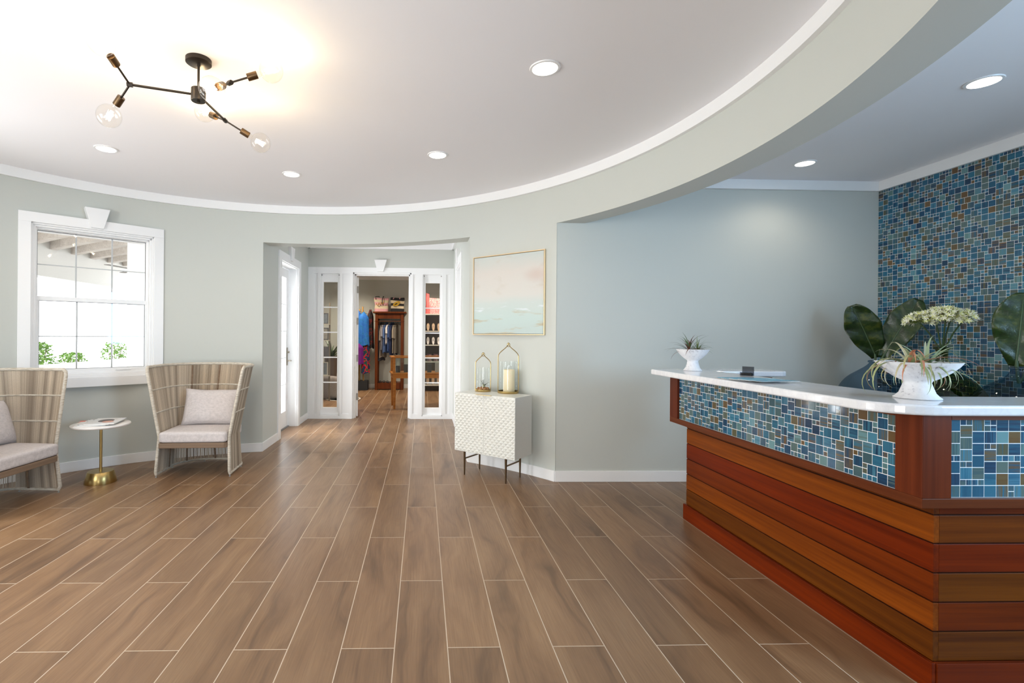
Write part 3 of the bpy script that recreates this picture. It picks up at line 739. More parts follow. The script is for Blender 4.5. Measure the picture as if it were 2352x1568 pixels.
# lanterns on the cabinet
m_lglass = thin_glass('lantern_glass', (0.99, 1, 1, 1), 0.35)
def lantern(label, loc, rt, hg, ha, rz):
    t = thing('lantern', label, 'lantern', loc, rz, 'brass lanterns on the cabinet')
    b = MB(); b.lathe([(0, 0), (rt - 0.002, 0), (rt, 0.003), (rt, 0.018), (rt - 0.003, 0.02), (rt - 0.005, 0.018), (rt - 0.005, 0.006), (0, 0.006)], 40); b.build('tray', m_brass, t, smooth=True)
    b = MB(); b.lathe([(rt - 0.011, 0.007), (rt - 0.011, hg), (rt - 0.013, hg), (rt - 0.013, 0.007)], 40); b.build('glass_cylinder', m_lglass, t, smooth=True)
    b = MB(); w = rt - 0.002; zs = hg + 0.25 * (ha - hg)
    for sg in (-1, 1):
        P = [(sg * w, 0, 0.01), (sg * w, 0, hg * 0.5), (sg * w, 0, zs)]
        for k in range(1, 15):
            f = k / 14; x = w * (1 - f) * (1 - 0.15 * sin(pi * f)) + 0.004 * f
            x = w * (0.5 + 0.5 * cos(pi * min(1, f * 1.02) ** 0.9)); x = max(x, 0.002)
            P.append((sg * x, 0, zs + (ha - zs) * (f ** 0.85)))
        b.tube(P, 0.0035, 8)
    b.build('handle', m_brass, t, smooth=True)
    b = MB(); rr = 0.017 if rt > 0.07 else 0.014; rc = ha - rr * 0.95; TM = Matrix.Rotation(0.5, 3, 'Z')
    b.tube([TM @ Vector((rr * cos(a), 0.0, rc + rr * sin(a) - 0.0)) for a in [2 * pi * k / 24 for k in range(24)]], 0.0022, 6, closed=True)
    b.build('ring', m_brass, t, smooth=True)
    return t
LB, LS = (0.750, 4.262, CT), (0.545, 4.385, CT)
lantern('large brass lantern with open arch handle, holding a thick candle', LB, 0.092, 0.275, 0.435, radians(2))
lantern('small brass lantern with glass cylinder holding an air plant and brown balls', LS, 0.071, 0.212, 0.345, radians(2))
cd = thing('pillar_candle', 'thick cream pillar candle inside the larger lantern', 'candle', (LB[0] + 0.006, LB[1], LB[2] + 0.0062))
t_ = NT('candle_wax'); t_.b.inputs['Base Color'].default_value = rgb(244, 226, 190); t_.b.inputs['Subsurface Weight'].default_value = 0.3; t_.b.inputs['Subsurface Radius'].default_value = (0.02, 0.012, 0.006); t_.b.inputs['Roughness'].default_value = 0.5
b = MB(); prof = [(0, 0), (0.048, 0), (0.05, 0.003), (0.05, 0.19), (0.047, 0.197), (0.043, 0.194), (0.038, 0.186), (0, 0.184)]; b.lathe(prof, 36); b.build('wax', t_.m, cd, smooth=True)
b = MB(); b.tube([(0, 0, 0.184), (0.001, 0, 0.196)], 0.0013, 6); b.build('wick', m_black, cd)
m_ball = plain('brown_ball', rgb(172, 120, 72), 0.7, noise=0.12, nscale=60)
ball = None
for k in range(11):
    a = k * 2 * pi / 8 + 0.2; r_ = 0.043 if k < 8 else 0.0; rz = 0.0215
    if k >= 8: a = k * 2.1; r_ = 0.020; rz = 0.0265
    loc = (LS[0] + r_ * cos(a), LS[1] + r_ * sin(a), CT + rz)
    if ball is None:
        b = MB(); b.lathe([(0, -0.0145)] + [(0.0145 * sin(radians(q)), -0.0145 * cos(radians(q))) for q in range(20, 180, 20)] + [(0, 0.0145)], 14); ball = b.build('wooden_ball', m_ball, smooth=True); o = ball
        tag(o, 'small round brown ball on the tray of the small lantern', 'decorative ball', 'brown balls in the small lantern')
    else: o = ball.copy(); COL.objects.link(o)
    o.location = loc

def airplant(name, label, loc, n, L, cols, seed, droop=0.9, w=0.006, up=0.5, group=None, tilt=None, parent_scale=1.0, az=None, reach=1.0):
    q = random.Random(seed); t = thing(name, label, 'air plant', loc, 0, group); b = MB()
    for i in range(n):
        a = q.uniform(0, 2 * pi) if az is None else radians(q.uniform(*az)); el = q.uniform(up * 0.3, up * 1.9) if i % 3 else q.uniform(0.05, up)
        el = min(el, 1.45); l = L * q.uniform(0.6, 1.0); ww = w * q.uniform(0.7, 1.1)
        dr = droop * q.uniform(0.5, 1.3); b.col = tuple(q.choice(cols)[:3]); K = 12
        p = Vector((0, 0, 0)); e = el; rib = []
        bend = q.uniform(-0.6, 0.6)
        for k in range(K + 1):
            f = k / K; d = Vector((cos(a) * cos(e), sin(a) * cos(e), sin(e)))
            side = Vector((-sin(a), cos(a), 0)); hwid = ww * (1 - f ** 1.6) + 0.0003
            rib.append((p + side * hwid, p + Vector((0, 0, -0.35 * hwid)), p - side * hwid)); p = p + d * l / K; e -= dr * 2.2 / K * (0.4 + f); a += bend / K
        base = len(b.v)
        for r3 in rib: b.v += [tuple(x) for x in r3]
        for k in range(K):
            for j in (0, 1): b.face([base + 3 * k + j, base + 3 * k + 3 + j, base + 3 * k + 4 + j, base + 3 * k + 1 + j])
    b.build('leaves', m_air, t)
    b = MB(); b.lathe([(0, -0.012), (0.012, -0.006), (0.011, 0.012), (0, 0.02)], 10); b.build('base', m_air_base, t, smooth=True)
    return t
t_ = NT('airplant_leaf'); at = t_.n('ShaderNodeAttribute'); at.attribute_name = 'ca'; t_.l(at.outputs['Color'], t_.b.inputs['Base Color']); t_.b.inputs['Roughness'].default_value = 0.55
m_air = t_.m; m_air_base = plain('airplant_base', rgb(150, 150, 110), 0.6, noise=0.1)
airplant('air_plant', 'spiky grey-green air plant standing on the balls in the small lantern', (LS[0] + 0.005, LS[1], CT + 0.045), 26, 0.085, [rgb(120, 128, 118), rgb(160, 162, 155), rgb(60, 92, 60), rgb(90, 84, 60)], 4, 0.25, 0.0035, 0.9)

# ------------------------------------------------------------------ painting
p0 = Vector((0.484, 4.635)); p1 = Vector((1.036, 4.119)); pu = (p1 - p0).normalized(); pn = Vector((-pu.y, pu.x));
if (Vector((CX, CY)) - p0).dot(pn) < 0: pn = -pn
pc = (p0 + p1) / 2; pw = (p1 - p0).length
PM = Matrix(((pu.x, pn.x, 0, pc.x), (pu.y, pn.y, 0, pc.y), (0, 0, 1, 0), (0, 0, 0, 1)))
pt = thing('painting', 'square abstract sea painting in a thin pale gold frame above the cabinet', 'painting', (pc.x, pc.y, 1.21), atan2(pu.y, pu.x))
sgnM = PM.to_3x3().determinant()
LM = Matrix(((1, 0, 0, 0), (0, 1 if sgnM > 0 else -1, 0, 0), (0, 0, 1, 0), (0, 0, 0, 1)))
h_ = 0.727; fy0, fy1 = -0.035, 0.018
b = MB(); e = 0.008
for q in ((-pw / 2, pw / 2, 0, e), (-pw / 2, pw / 2, h_ - e, h_), (-pw / 2, -pw / 2 + e, e, h_ - e), (pw / 2 - e, pw / 2, e, h_ - e)): b.box(q[0], q[1], fy0, fy1, q[2], q[3], LM)
b.build('frame', plain('champagne_frame', rgb(226, 200, 158), 0.35, 0.25, noise=0.04), pt, bevel=0.001)
b = MB(); b.box(-pw / 2 + e, pw / 2 - e, fy0 + 0.002, fy0 + 0.008, e, h_ - e, LM); b.build('backing', plain('dark_backing', rgb(70, 58, 46), 0.8), pt)
def canvas_mat():
    t = NT('sea_canvas'); tc = t.n('ShaderNodeTexCoord'); sp = t.n('ShaderNodeSeparateXYZ'); t.l(tc.outputs['Object'], sp.inputs[0]); z = sp.outputs[2]
    def nz(sx, sz, sc, off, d=3):
        m = t.n('ShaderNodeMapping'); m.inputs['Scale'].default_value = (sx, 1, sz); m.inputs['Location'].default_value = (off, 0, off); t.l(tc.outputs['Object'], m.inputs['Vector']); return t.noise(m.outputs[0], sc, d, 0.55)
    n1 = nz(1, 2.2, 3.0, 2.0)
    zz = t.math('ADD', t.math('DIVIDE', z, 0.727), t.math('MULTIPLY', t.math('SUBTRACT', n1, 0.5), 0.18))
    base = t.ramp(zz, [(0.0, rgb(186, 200, 197)), (0.2, rgb(189, 206, 202)), (0.40, rgb(197, 206, 202)), (0.5, rgb(208, 206, 200)), (0.78, rgb(208, 202, 195)), (1.0, rgb(193, 200, 195))])
    def band(lo, hi):
        a = t.n('ShaderNodeMapRange'); a.interpolation_type = 'SMOOTHSTEP'; a.inputs[1].default_value = lo - 0.06; a.inputs[2].default_value = lo; t.l(zz, a.inputs[0])
        c = t.n('ShaderNodeMapRange'); c.interpolation_type = 'SMOOTHSTEP'; c.inputs[1].default_value = hi; c.inputs[2].default_value = hi + 0.06; t.l(zz, c.inputs[0])
        return t.math('MULTIPLY', a.outputs[0], t.math('SUBTRACT', 1.0, c.outputs[0]))
    def blot(f, lo, hi):
        a = t.n('ShaderNodeMapRange'); a.interpolation_type = 'SMOOTHSTEP'; a.inputs[1].default_value = lo; a.inputs[2].default_value = hi; t.l(f, a.inputs[0]); return a.outputs[0]
    c = t.mix(t.math('MULTIPLY', t.math('MULTIPLY', blot(nz(1, 5, 3.2, 7.3, 4), 0.54, 0.68), band(0.04, 0.24)), 0.8), base, rgb(182, 165, 130))
    c = t.mix(t.math('MULTIPLY', t.math('MULTIPLY', blot(nz(1, 9, 4.0, 1.7, 3), 0.58, 0.66), band(0.28, 0.36)), 0.8), c, rgb(219, 225, 230))
    c = t.mix(t.math('MULTIPLY', t.math('MULTIPLY', blot(nz(1, 1.6, 3.4, 4.4, 3), 0.52, 0.7), band(0.55, 1.1)), 0.7), c, rgb(191, 178, 159))
    g = t.n('ShaderNodeVectorMath'); g.operation = 'DISTANCE'; m = t.n('ShaderNodeMapping'); m.inputs['Scale'].default_value = (1, 1, 2.0); t.l(tc.outputs['Object'], m.inputs['Vector']); t.l(m.outputs[0], g.inputs[0]); g.inputs[1].default_value = (0.30, 0, 1.04)
    c = t.mix(t.math('MULTIPLY', t.math('SUBTRACT', 1.0, blot(g.outputs['Value'], 0.02, 0.17)), 0.7), c, rgb(200, 182, 172))
    t.l(c, t.b.inputs['Base Color']); t.b.inputs['Roughness'].default_value = 0.55; t.bump(nz(60, 60, 3, 0), 0.1, 0.001); return t.m
b = MB(); b.box(-pw / 2 + e + 0.004, pw / 2 - e - 0.004, fy0 + 0.008, fy1 - 0.004, e + 0.004, h_ - e - 0.004, LM); b.build('canvas', canvas_mat(), pt)

# ------------------------------------------------------------------ glass mosaic
def tile_mat(name, vertical):
    t = NT(name); a = t.n('ShaderNodeAttribute'); a.attribute_name = 'ca'; c = t.n('ShaderNodeAttribute'); c.attribute_name = 'cb'
    sc = (330, 330, 8) if vertical else (10, 10, 330)
    f = t.noise(t.coord(sc), 1.0, 2, 0.6); big = t.noise(t.coord(tuple(x * 0.3 for x in sc)), 1.0, 1)
    f = t.math('ADD', t.math('MULTIPLY', f, 0.55), t.math('MULTIPLY', big, 0.45))
    mr = t.n('ShaderNodeMapRange'); mr.inputs[1].default_value = 0.42; mr.inputs[2].default_value = 0.58; t.l(f, mr.inputs[0])
    t.l(t.mix(mr.outputs[0], a.outputs['Color'], c.outputs['Color']), t.b.inputs['Base Color']); t.b.inputs['Roughness'].default_value = 0.07
    t.b.inputs['Coat Weight'].default_value = 0.3; t.b.inputs['Coat Roughness'].default_value = 0.03
    return t.m
m_tv, m_th = tile_mat('mosaic_glass_upright', True), tile_mat('mosaic_glass_level', False)
m_grout = plain('white_grout', rgb(240, 242, 242), 0.8, noise=0.02)
BL = [rgb(18, 66, 98), rgb(24, 84, 112), rgb(14, 52, 82), rgb(40, 104, 130), rgb(34, 92, 122)]
LT = [rgb(64, 122, 146), rgb(100, 142, 148), rgb(84, 120, 122)]
TE = [rgb(72, 98, 100), rgb(86, 106, 102), rgb(58, 88, 96)]; BR = [rgb(100, 84, 56), rgb(98, 74, 44), rgb(84, 82, 58)]
def mosaic(name, W_, H_, M, parent=None, seed=1, unit=0.0208, thick=0.0008, grt=0.0011):
    q = random.Random(seed); nx, nz = int(round(W_ / unit)), int(round(H_ / unit)); ux, uz = W_ / nx, H_ / nz
    occ = [[0] * nz for _ in range(nx)]; b = MB(); b.mat = 0
    b.box(0, W_, -0.006, 0.0, 0, H_, M); g = grt
    for i in range(nx):
        for j in range(nz):
            if occ[i][j]: continue
            big = i + 1 < nx and j + 1 < nz and not occ[i + 1][j] and not occ[i][j + 1] and not occ[i + 1][j + 1] and q.random() < 0.62
            s = 2 if big else 1
            for a in range(s):
                for c in range(s): occ[i + a][j + c] = 1
            r = q.random()
            if r < 0.56: A, B = q.choice(BL), q.choice(BL + LT[:1] + BR[:1] + TE[:1])
            elif r < 0.66: A, B = q.choice(LT), q.choice(TE + LT)
            elif r < 0.85: A, B = q.choice(TE), q.choice(TE + BR[2:] + LT[:1])
            else: A, B = q.choice(BR), q.choice(BL + TE + BR)
            b.col, b.col2 = tuple(A[:3]), tuple(B[:3]); b.mat = 1 if q.random() < 0.5 else 2
            x0, x1, z0, z1 = i * ux + g, (i + s) * ux - g, j * uz + g, (j + s) * uz - g; y = thick
            P = [M @ Vector(p) for p in ((x0, 0, z0), (x1, 0, z0), (x1, 0, z1), (x0, 0, z1), (x0 + .0004, y, z0 + .0004), (x1 - .0004, y, z0 + .0004), (x1 - .0004, y, z1 - .0004), (x0 + .0004, y, z1 - .0004))]
            n = len(b.v); b.v += [tuple(p) for p in P]
            for f in ((4, 5, 6, 7), (0, 1, 5, 4), (1, 2, 6, 5), (2, 3, 7, 6), (3, 0, 4, 7)): b.face([n + k for k in f])
    b.col = b.col2 = None
    return b.build(name, [m_grout, m_tv, m_th], parent)
# wall tile: plane X = 3.834, running along Y from the corner towards the camera
MT = Matrix(((0, -1, 0, 3.834), (-1, 0, 0, 4.03), (0, 0, 1, 0), (0, 0, 0, 1)))
struct(mosaic('wall_mosaic', 1.95, 2.44, MT, seed=7, unit=0.0212, grt=0.0009))

# ------------------------------------------------------------------ reception desk
DX, DYN, DYF = 1.755, 1.632, 3.205      # plank body: left face, near face, far end
UX, UYN, UYF = 1.655, 1.576, 3.235      # tiled upper box
XE = 3.3
desk = thing('reception_desk', 'L-shaped reception desk clad in reddish wood planks with a blue mosaic band', 'reception desk')
m_plankL = wood('mahogany_side', rgb(76, 26, 4), rgb(118, 50, 8), 'Y', rough=0.42, grain=30, tone=True)
m_plankF = wood('mahogany_front', rgb(76, 26, 4), rgb(118, 50, 8), 'X', rough=0.42, grain=30, tone=True)
m_mahZ = wood('mahogany_upright', rgb(72, 28, 14), rgb(104, 46, 22), 'Z', rough=0.35, grain=30)
m_mahY = wood('mahogany_rail', rgb(76, 34, 16), rgb(110, 56, 28), 'Y', rough=0.35, grain=30)
m_mahX = wood('mahogany_rail_front', rgb(76, 34, 16), rgb(110, 56, 28), 'X', rough=0.35, grain=30)
seams = [0.0985, 0.199, 0.299, 0.400, 0.5005, 0.599, 0.64]
tones = [(0.85, 1.3, 1.2), (1.45, 1.85, 1.35), (0.95, 0.85, 0.6), (1.0, 0.65, 0.4), (1.5, 1.95, 1.4), (0.9, 1.2, 1.0)]
b = MB()
for k in range(6):
    b.col = tones[k]; g = 0.0025
    b.box(DX, DX + 0.02, DYN + 0.0, DYF, seams[k] + (g if k else 0), seams[k + 1] - (0 if k == 5 else g))
b.col = (0.2, 0.2, 0.2); b.box(DX + 0.004, DX + 0.02, DYN + 0.004, DYF - .001, 0.05, 0.64)
b.build('side_planks', m_plankL, desk, bevel=0.0012)
b = MB(); tf = [(0.85, 1.3, 1.2), (0.95, 0.85, 0.6), (0.85, 1.3, 1.2), (1.0, 0.65, 0.4), (0.9, 1.2, 1.0), (0.95, 0.85, 0.6)]
for k in range(6):
    b.col = tf[k]; g = 0.0025; b.box(DX + 0.02, XE, DYN, DYN + 0.02, seams[k] + (g if k else 0), seams[k + 1] - (0 if k == 5 else g))
b.col = (0.2, 0.2, 0.2); b.box(DX + 0.02, XE, DYN + 0.004, DYN + 0.02, 0.05, 0.64)
b.build('front_planks', m_plankF, desk, bevel=0.0012)
b = MB(); b.box(DX + 0.02, DX + 0.14, DYN + 0.02, DYF, 0.0, 0.64); b.box(DX + 0.14, XE, DYN + 0.02, DYN + 0.14, 0, 0.64)
b.box(DX + 0.02, 2.18, DYF - 0.03, DYF, 0, 0.64); b.build('carcass', m_mahZ, desk)
b = MB(); b.col = (1.05, 0.72, 0.6); b.box(DX - 0.016, DX - .0005, DYN - 0.012, DYF + 0.01, 0, 0.0985); b.build('side_plinth', m_plankL, desk, bevel=0.002)
b = MB(); b.col = (1.0, 0.75, 0.65); b.box(DX - 0.0005, XE, DYN - 0.016, DYN - .0005, 0, 0.0985); b.build('front_plinth', m_plankF, desk, bevel=0.002)
# upper box: ledge, posts, rails and recessed tile panels
b = MB(); b.box(UX, UX + 0.5, UYN, UYF, 0.640, 0.673); b.build('side_ledge', m_mahY, desk, bevel=0.002)
b = MB(); b.box(UX + 0.5, XE, UYN, UYN + 0.4, 0.640, 0.673); b.box(UX + 0.0, UX + 0.5, UYN - 0.0006, UYN + 0.001, 0.641, 0.672); b.build('front_ledge', m_mahX, desk, bevel=0.001)
for (x0, x1, y0, y1) in ((UX, UX + 0.1, UYN, UYN + 0.095), (UX, UX + 0.075, UYF - 0.095, UYF)):
    b = MB(); b.box(x0, x1, y0, y1, 0.673, 0.95); b.build('post', m_mahZ, desk, bevel=0.002)
b = MB(); b.box(UX + 0.004, UX + 0.03, UYN + .095, UYF - .095, 0.932, 0.95); b.box(UX + 0.1, XE, UYN, UYN + 0.02, 0.934, 0.95); b.build('top_rail', m_mahX, desk)
b = MB(); b.box(UX + 0.03, UX + 0.27, UYN + 0.03, UYF - .002, 0.673, 0.95); b.box(UX + 0.27, XE, UYN + 0.03, UYN + 0.2, 0.673, 0.95); b.box(UX + 0.27, 2.28, UYF - 0.1, UYF - .004, 0.64, 0.945); b.build('core', m_mahZ, desk)
ML = Matrix(((0, -1, 0, UX + 0.014), (1, 0, 0, UYN + 0.095), (0, 0, 1, 0.673), (0, 0, 0, 1)))
mosaic('side_mosaic', UYF - UYN - 0.19, 0.261, ML, desk, seed=3, unit=0.0201)
MF = Matrix(((1, 0, 0, UX + 0.1), (0, -1, 0, UYN + 0.012), (0, 0, 1, 0.673), (0, 0, 0, 1)))
mosaic('front_mosaic', XE - UX - 0.1, 0.261, MF, desk, seed=4, unit=0.0208)

def marble():
    t = NT('white_marble'); v = t.coord((1, 1, 1)); w = t.noise(v, 3.0, 4, 0.6)
    mp = t.n('ShaderNodeMapping'); mp.inputs['Rotation'].default_value = (0, 0, 0.5); mp.inputs['Scale'].default_value = (2.2, 9, 5); t.l(v, mp.inputs['Vector'])
    ad = t.n('ShaderNodeVectorMath'); ad.operation = 'ADD'; sc = t.n('ShaderNodeVectorMath'); sc.operation = 'SCALE'; cx = t.n('ShaderNodeCombineXYZ')
    for i in range(3): t.l(w, cx.inputs[i])
    t.l(cx.outputs[0], sc.inputs[0]); sc.inputs['Scale'].default_value = 2.2; t.l(mp.outputs[0], ad.inputs[0]); t.l(sc.outputs[0], ad.inputs[1])
    f = t.noise(ad.outputs[0], 1.4, 6, 0.62)
    c = t.ramp(f, [(0.28, rgb(212, 210, 212)), (0.40, rgb(232, 232, 234)), (0.5, rgb(222, 222, 226)), (0.55, rgb(228, 228, 230)), (0.8, rgb(232, 232, 234))])
    t.l(c, t.b.inputs['Base Color']); t.b.inputs['Roughness'].default_value = 0.08; return t.m
poly = [(1.538, 3.265), (1.72, 3.33), (2.30, 3.375), (2.345, 3.36), (2.375, 3.31), (2.38, 3.25), (2.38, 3.16), (2.365, 3.125), (2.33, 3.11), (1.90, 3.11), (1.895, 1.86), (1.95, 1.80), (XE, 1.80), (XE, 1.55)]
rc = 0.16; poly += [(1.533 + rc - rc * sin(radians(a)), 1.55 + rc - rc * cos(radians(a))) for a in range(0, 91, 9)]
b = MB(); b.prism(poly, 0.950, 0.985)
ct = b.build('countertop', marble(), bevel=0.008, segs=4)
tag(ct, 'white veined marble counter slab on top of the reception desk', 'countertop')

# items on the counter
def clay():
    t = NT('whitewashed_clay'); v = t.coord(); f = t.noise(v, 70, 5, 0.7); g = t.noise(v, 9, 3)
    k = t.math('MULTIPLY_ADD', g, 0.5, t.math('MULTIPLY', f, 0.5))
    t.l(t.ramp(k, [(0.33, rgb(120, 118, 126)), (0.42, rgb(224, 223, 226)), (0.7, rgb(240, 240, 240))]), t.b.inputs['Base Color']); t.b.inputs['Roughness'].default_value = 0.75; t.bump(f, 0.3, 0.002); return t.m
m_clay = clay()
def bowl(label, loc, sc_r, sc_z):
    t = thing('pedestal_bowl', label, 'bowl', loc)
    P = [(0, 0), (0.064, 0), (0.067, 0.003), (0.060, 0.009), (0.050, 0.022), (0.043, 0.044), (0.038, 0.062), (0.041, 0.070), (0.062, 0.083), (0.090, 0.106), (0.108, 0.127), (0.119, 0.144), (0.115, 0.145), (0.100, 0.122), (0.075, 0.100), (0.04, 0.088), (0, 0.085)]
    b = MB(); b.lathe([(r * sc_r, z * sc_z) for r, z in P], 48); b.build('bowl_body', m_clay, t, smooth=True); return t
GZ = 0.9855
bowl('larger whitewashed pedestal bowl at the corner of the marble counter', (1.80, 1.735, GZ), 1.0, 0.92)
bowl('smaller whitewashed pedestal bowl at the far end of the marble counter', (1.755, 3.14, GZ), 0.83, 0.96)
G1 = [rgb(150, 160, 110), rgb(170, 168, 120), rgb(206, 150, 116), rgb(196, 132, 100), rgb(186, 176, 140), rgb(140, 146, 100)]
airplant('air_plant', 'long drooping pinkish-green air plant in the left of the larger bowl', (1.765, 1.725, GZ + 0.115), 44, 0.23, G1, 21, 1.45, 0.0072, 0.62)
airplant('air_plant', 'silvery green air plant in the right of the larger bowl', (1.845, 1.745, GZ + 0.115), 36, 0.17, [rgb(176, 186, 158), rgb(200, 204, 184), rgb(150, 168, 132)], 22, 1.0, 0.0055, 0.7)
airplant('air_plant', 'dark red-green spiky air plant in the left of the smaller bowl', (1.725, 3.13, GZ + 0.125), 34, 0.17, [rgb(96, 60, 48), rgb(70, 96, 50), rgb(110, 70, 50), rgb(84, 100, 60)], 23, 0.75, 0.0048, 0.9)
airplant('air_plant', 'light green air plant in the right of the smaller bowl', (1.79, 3.145, GZ + 0.125), 24, 0.12, [rgb(110, 134, 70), rgb(140, 156, 96), rgb(96, 110, 66)], 24, 0.7, 0.0035, 0.9)
def wave_mat():
    t = NT('brochure_print'); f = t.noise(t.coord((9, 26, 1), (0, 0, 0.4)), 1, 4, 0.6)
    t.l(t.ramp(f, [(0.35, rgb(40, 120, 160)), (0.5, rgb(70, 160, 196)), (0.62, rgb(96, 186, 206)), (0.72, rgb(190, 222, 232))]), t.b.inputs['Base Color']); t.b.inputs['Roughness'].default_value = 0.25; return t.m
m_bro = wave_mat()
for k, (x, y, rz, lb) in enumerate(((1.675, 2.52, -0.14, 'blue wave-print brochure, farthest of the fanned row on the counter'), (1.68, 2.47, 0.02, 'blue wave-print brochure, second from the far end of the fanned row'), (1.69, 2.42, 0.10, 'blue wave-print brochure, third of the fanned row on the counter'), (1.70, 2.365, 0.16, 'blue wave-print brochure lying on top, nearest of the fanned row'))):
    t = thing('brochure', lb, 'brochure', (x, y, GZ + 0.0005 + 0.0022 * k), rz, 'blue brochures on the counter')
    b = MB(); b.box(-0.108, 0.108, -0.072, 0.072, 0, 0.0012); b.build('pages', m_page, t)
    b = MB()
    b.grid(lambda u, v: (-0.1085 + 0.217 * u, -0.0725 + 0.145 * v, 0.0014 + 0.0018 * sin(pi * u)), 8, 2); b.build('cover', m_bro, t, smooth=True)
t = thing('card_holder', 'dark clear acrylic holder at the edge of the marble counter', 'card holder', (1.872, 2.77, GZ), radians(-55))
m_smoke = thin_glass('smoke_acrylic', (0.42, 0.43, 0.46, 1), 1.4)
b = MB(); b.box(-0.03, 0.03, -0.002, 0.002, 0, 0.05); b.build('back_plate', m_smoke, t)
b = MB(); b.box(-0.03, 0.03, -0.03, -0.002, 0, 0.003); b.box(-0.03, 0.03, -0.033, -0.03, 0, 0.018); b.build('tray', m_smoke, t)
b = MB(); b.box(-0.027, 0.027, -0.028, -0.006, 0.0035, 0.014); b.build('inner_block', m_black, t)

# ------------------------------------------------------------------ credenza, demijohns, leaves and flowers
cz = 0.56
cr = thing('credenza', 'low wooden back counter against the mosaic wall behind the desk', 'cabinet', (3.56, 2.9, 0))
b = MB(); b.box(-0.27, 0.255, -0.95, 0.98, 0, cz - 0.03); b.build('body', m_mahZ, cr)
b = MB(); b.box(-0.28, 0.255, -0.96, 0.99, cz - 0.03, cz); b.build('top', m_mahX, cr, bevel=0.002)
for k in range(3): b = MB(); b.box(-0.285, -0.27, -0.93 + 0.63 * k, -0.93 + 0.63 * k + 0.61, 0.04, cz - 0.045); b.build('door', m_mahZ, cr, bevel=0.002)
def cglass(name, tint):
    t = NT(name); t.t.nodes.remove(t.b)
    tr = t.n('ShaderNodeBsdfTransparent'); tr.inputs[0].default_value = tint
    gl = t.n('ShaderNodeBsdfGlossy'); gl.inputs['Roughness'].default_value = 0.02
    lw = t.n('ShaderNodeLayerWeight'); lw.inputs[0].default_value = 0.5
    mx = t.n('ShaderNodeMixShader'); t.l(t.math('MULTIPLY_ADD', t.math('POWER', lw.outputs['Facing'], 4.0), 0.4, 0.04), mx.inputs[0]); t.l(tr.outputs[0], mx.inputs[1]); t.l(gl.outputs[0], mx.inputs[2])
    t.l(mx.outputs[0], t.out.inputs['Surface']); return t.m
def demijohn(label, x, y, ztop, rb, zb, mat, cap=0.16):
    t = thing('glass_demijohn', label, 'vase', (x, y, cz))
    H = ztop - cz; B = zb - cz
    prof = [(0, 0.002), (rb * 0.72, 0.002), (rb * 0.9, B * 0.12), (rb, B * 0.32), (rb * 0.985, B * 0.48), (rb * 0.90, B * 0.64), (rb * 0.70, B * 0.80), (rb * 0.42, B * 0.92), (0.055, B * 1.0)]
    if H - B > 0.07: prof += [(0.035, B + 0.03), (0.030, B + 0.07)]
    prof += [(0.032, H - 0.018), (0.040, H - 0.015), (0.041, H - 0.004), (0.036, H), (0.030, H - 0.004)]
    # smooth the profile with Catmull-Rom
    P = [Vector(p) for p in prof]; out = []
    for i in range(len(P) - 1):
        p0_, p1_, p2_, p3_ = P[max(i - 1, 0)], P[i], P[i + 1], P[min(i + 2, len(P) - 1)]
        for k in range(3):
            u = k / 3; q = 0.5 * ((2 * p1_) + (p2_ - p0_) * u + (2 * p0_ - 5 * p1_ + 4 * p2_ - p3_) * u * u + (3 * p1_ - p0_ - 3 * p2_ + p3_) * u ** 3)
            out.append((max(0, q.x), q.y))
    out.append(tuple(P[-1])); out[0] = (0, 0.002)
    b = MB(); b.lathe(out, 56); b.build('glass_body', mat, t, smooth=True); return t
mbl = cglass('blue_glass', (0.52, 0.64, 0.74, 1)); mol = cglass('olive_glass', (0.40, 0.47, 0.20, 1))
demijohn('blue glass demijohn at the left, against the grey-blue wall, holding two leaves', 3.48, 3.68, 1.035, 0.235, 0.99, mbl)
demijohn('olive green glass demijohn in the middle, holding white flowers', 3.50, 3.21, 1.148, 0.235, 1.00, mol)
demijohn('blue glass demijohn at the right edge of the photo', 3.45, 2.74, 1.045, 0.235, 0.985, mbl)
def leaf_mat():
    t = NT('glossy_leaf'); v = t.coord(); f = t.noise(v, 14, 4, 0.6); g = t.noise(t.coord((1, 1, 1)), 40, 3)
    k = t.math('MULTIPLY_ADD', f, 0.7, t.math('MULTIPLY', g, 0.3))
    t.l(t.ramp(k, [(0.3, rgb(22, 34, 16)), (0.5, rgb(40, 60, 26)), (0.7, rgb(86, 92, 36))]), t.b.inputs['Base Color']); t.b.inputs['Roughness'].default_value = 0.3; t.bump(f, 0.5, 0.01); return t.m
m_leaf = leaf_mat(); m_stem = plain('leaf_stem', rgb(70, 92, 60), 0.5)
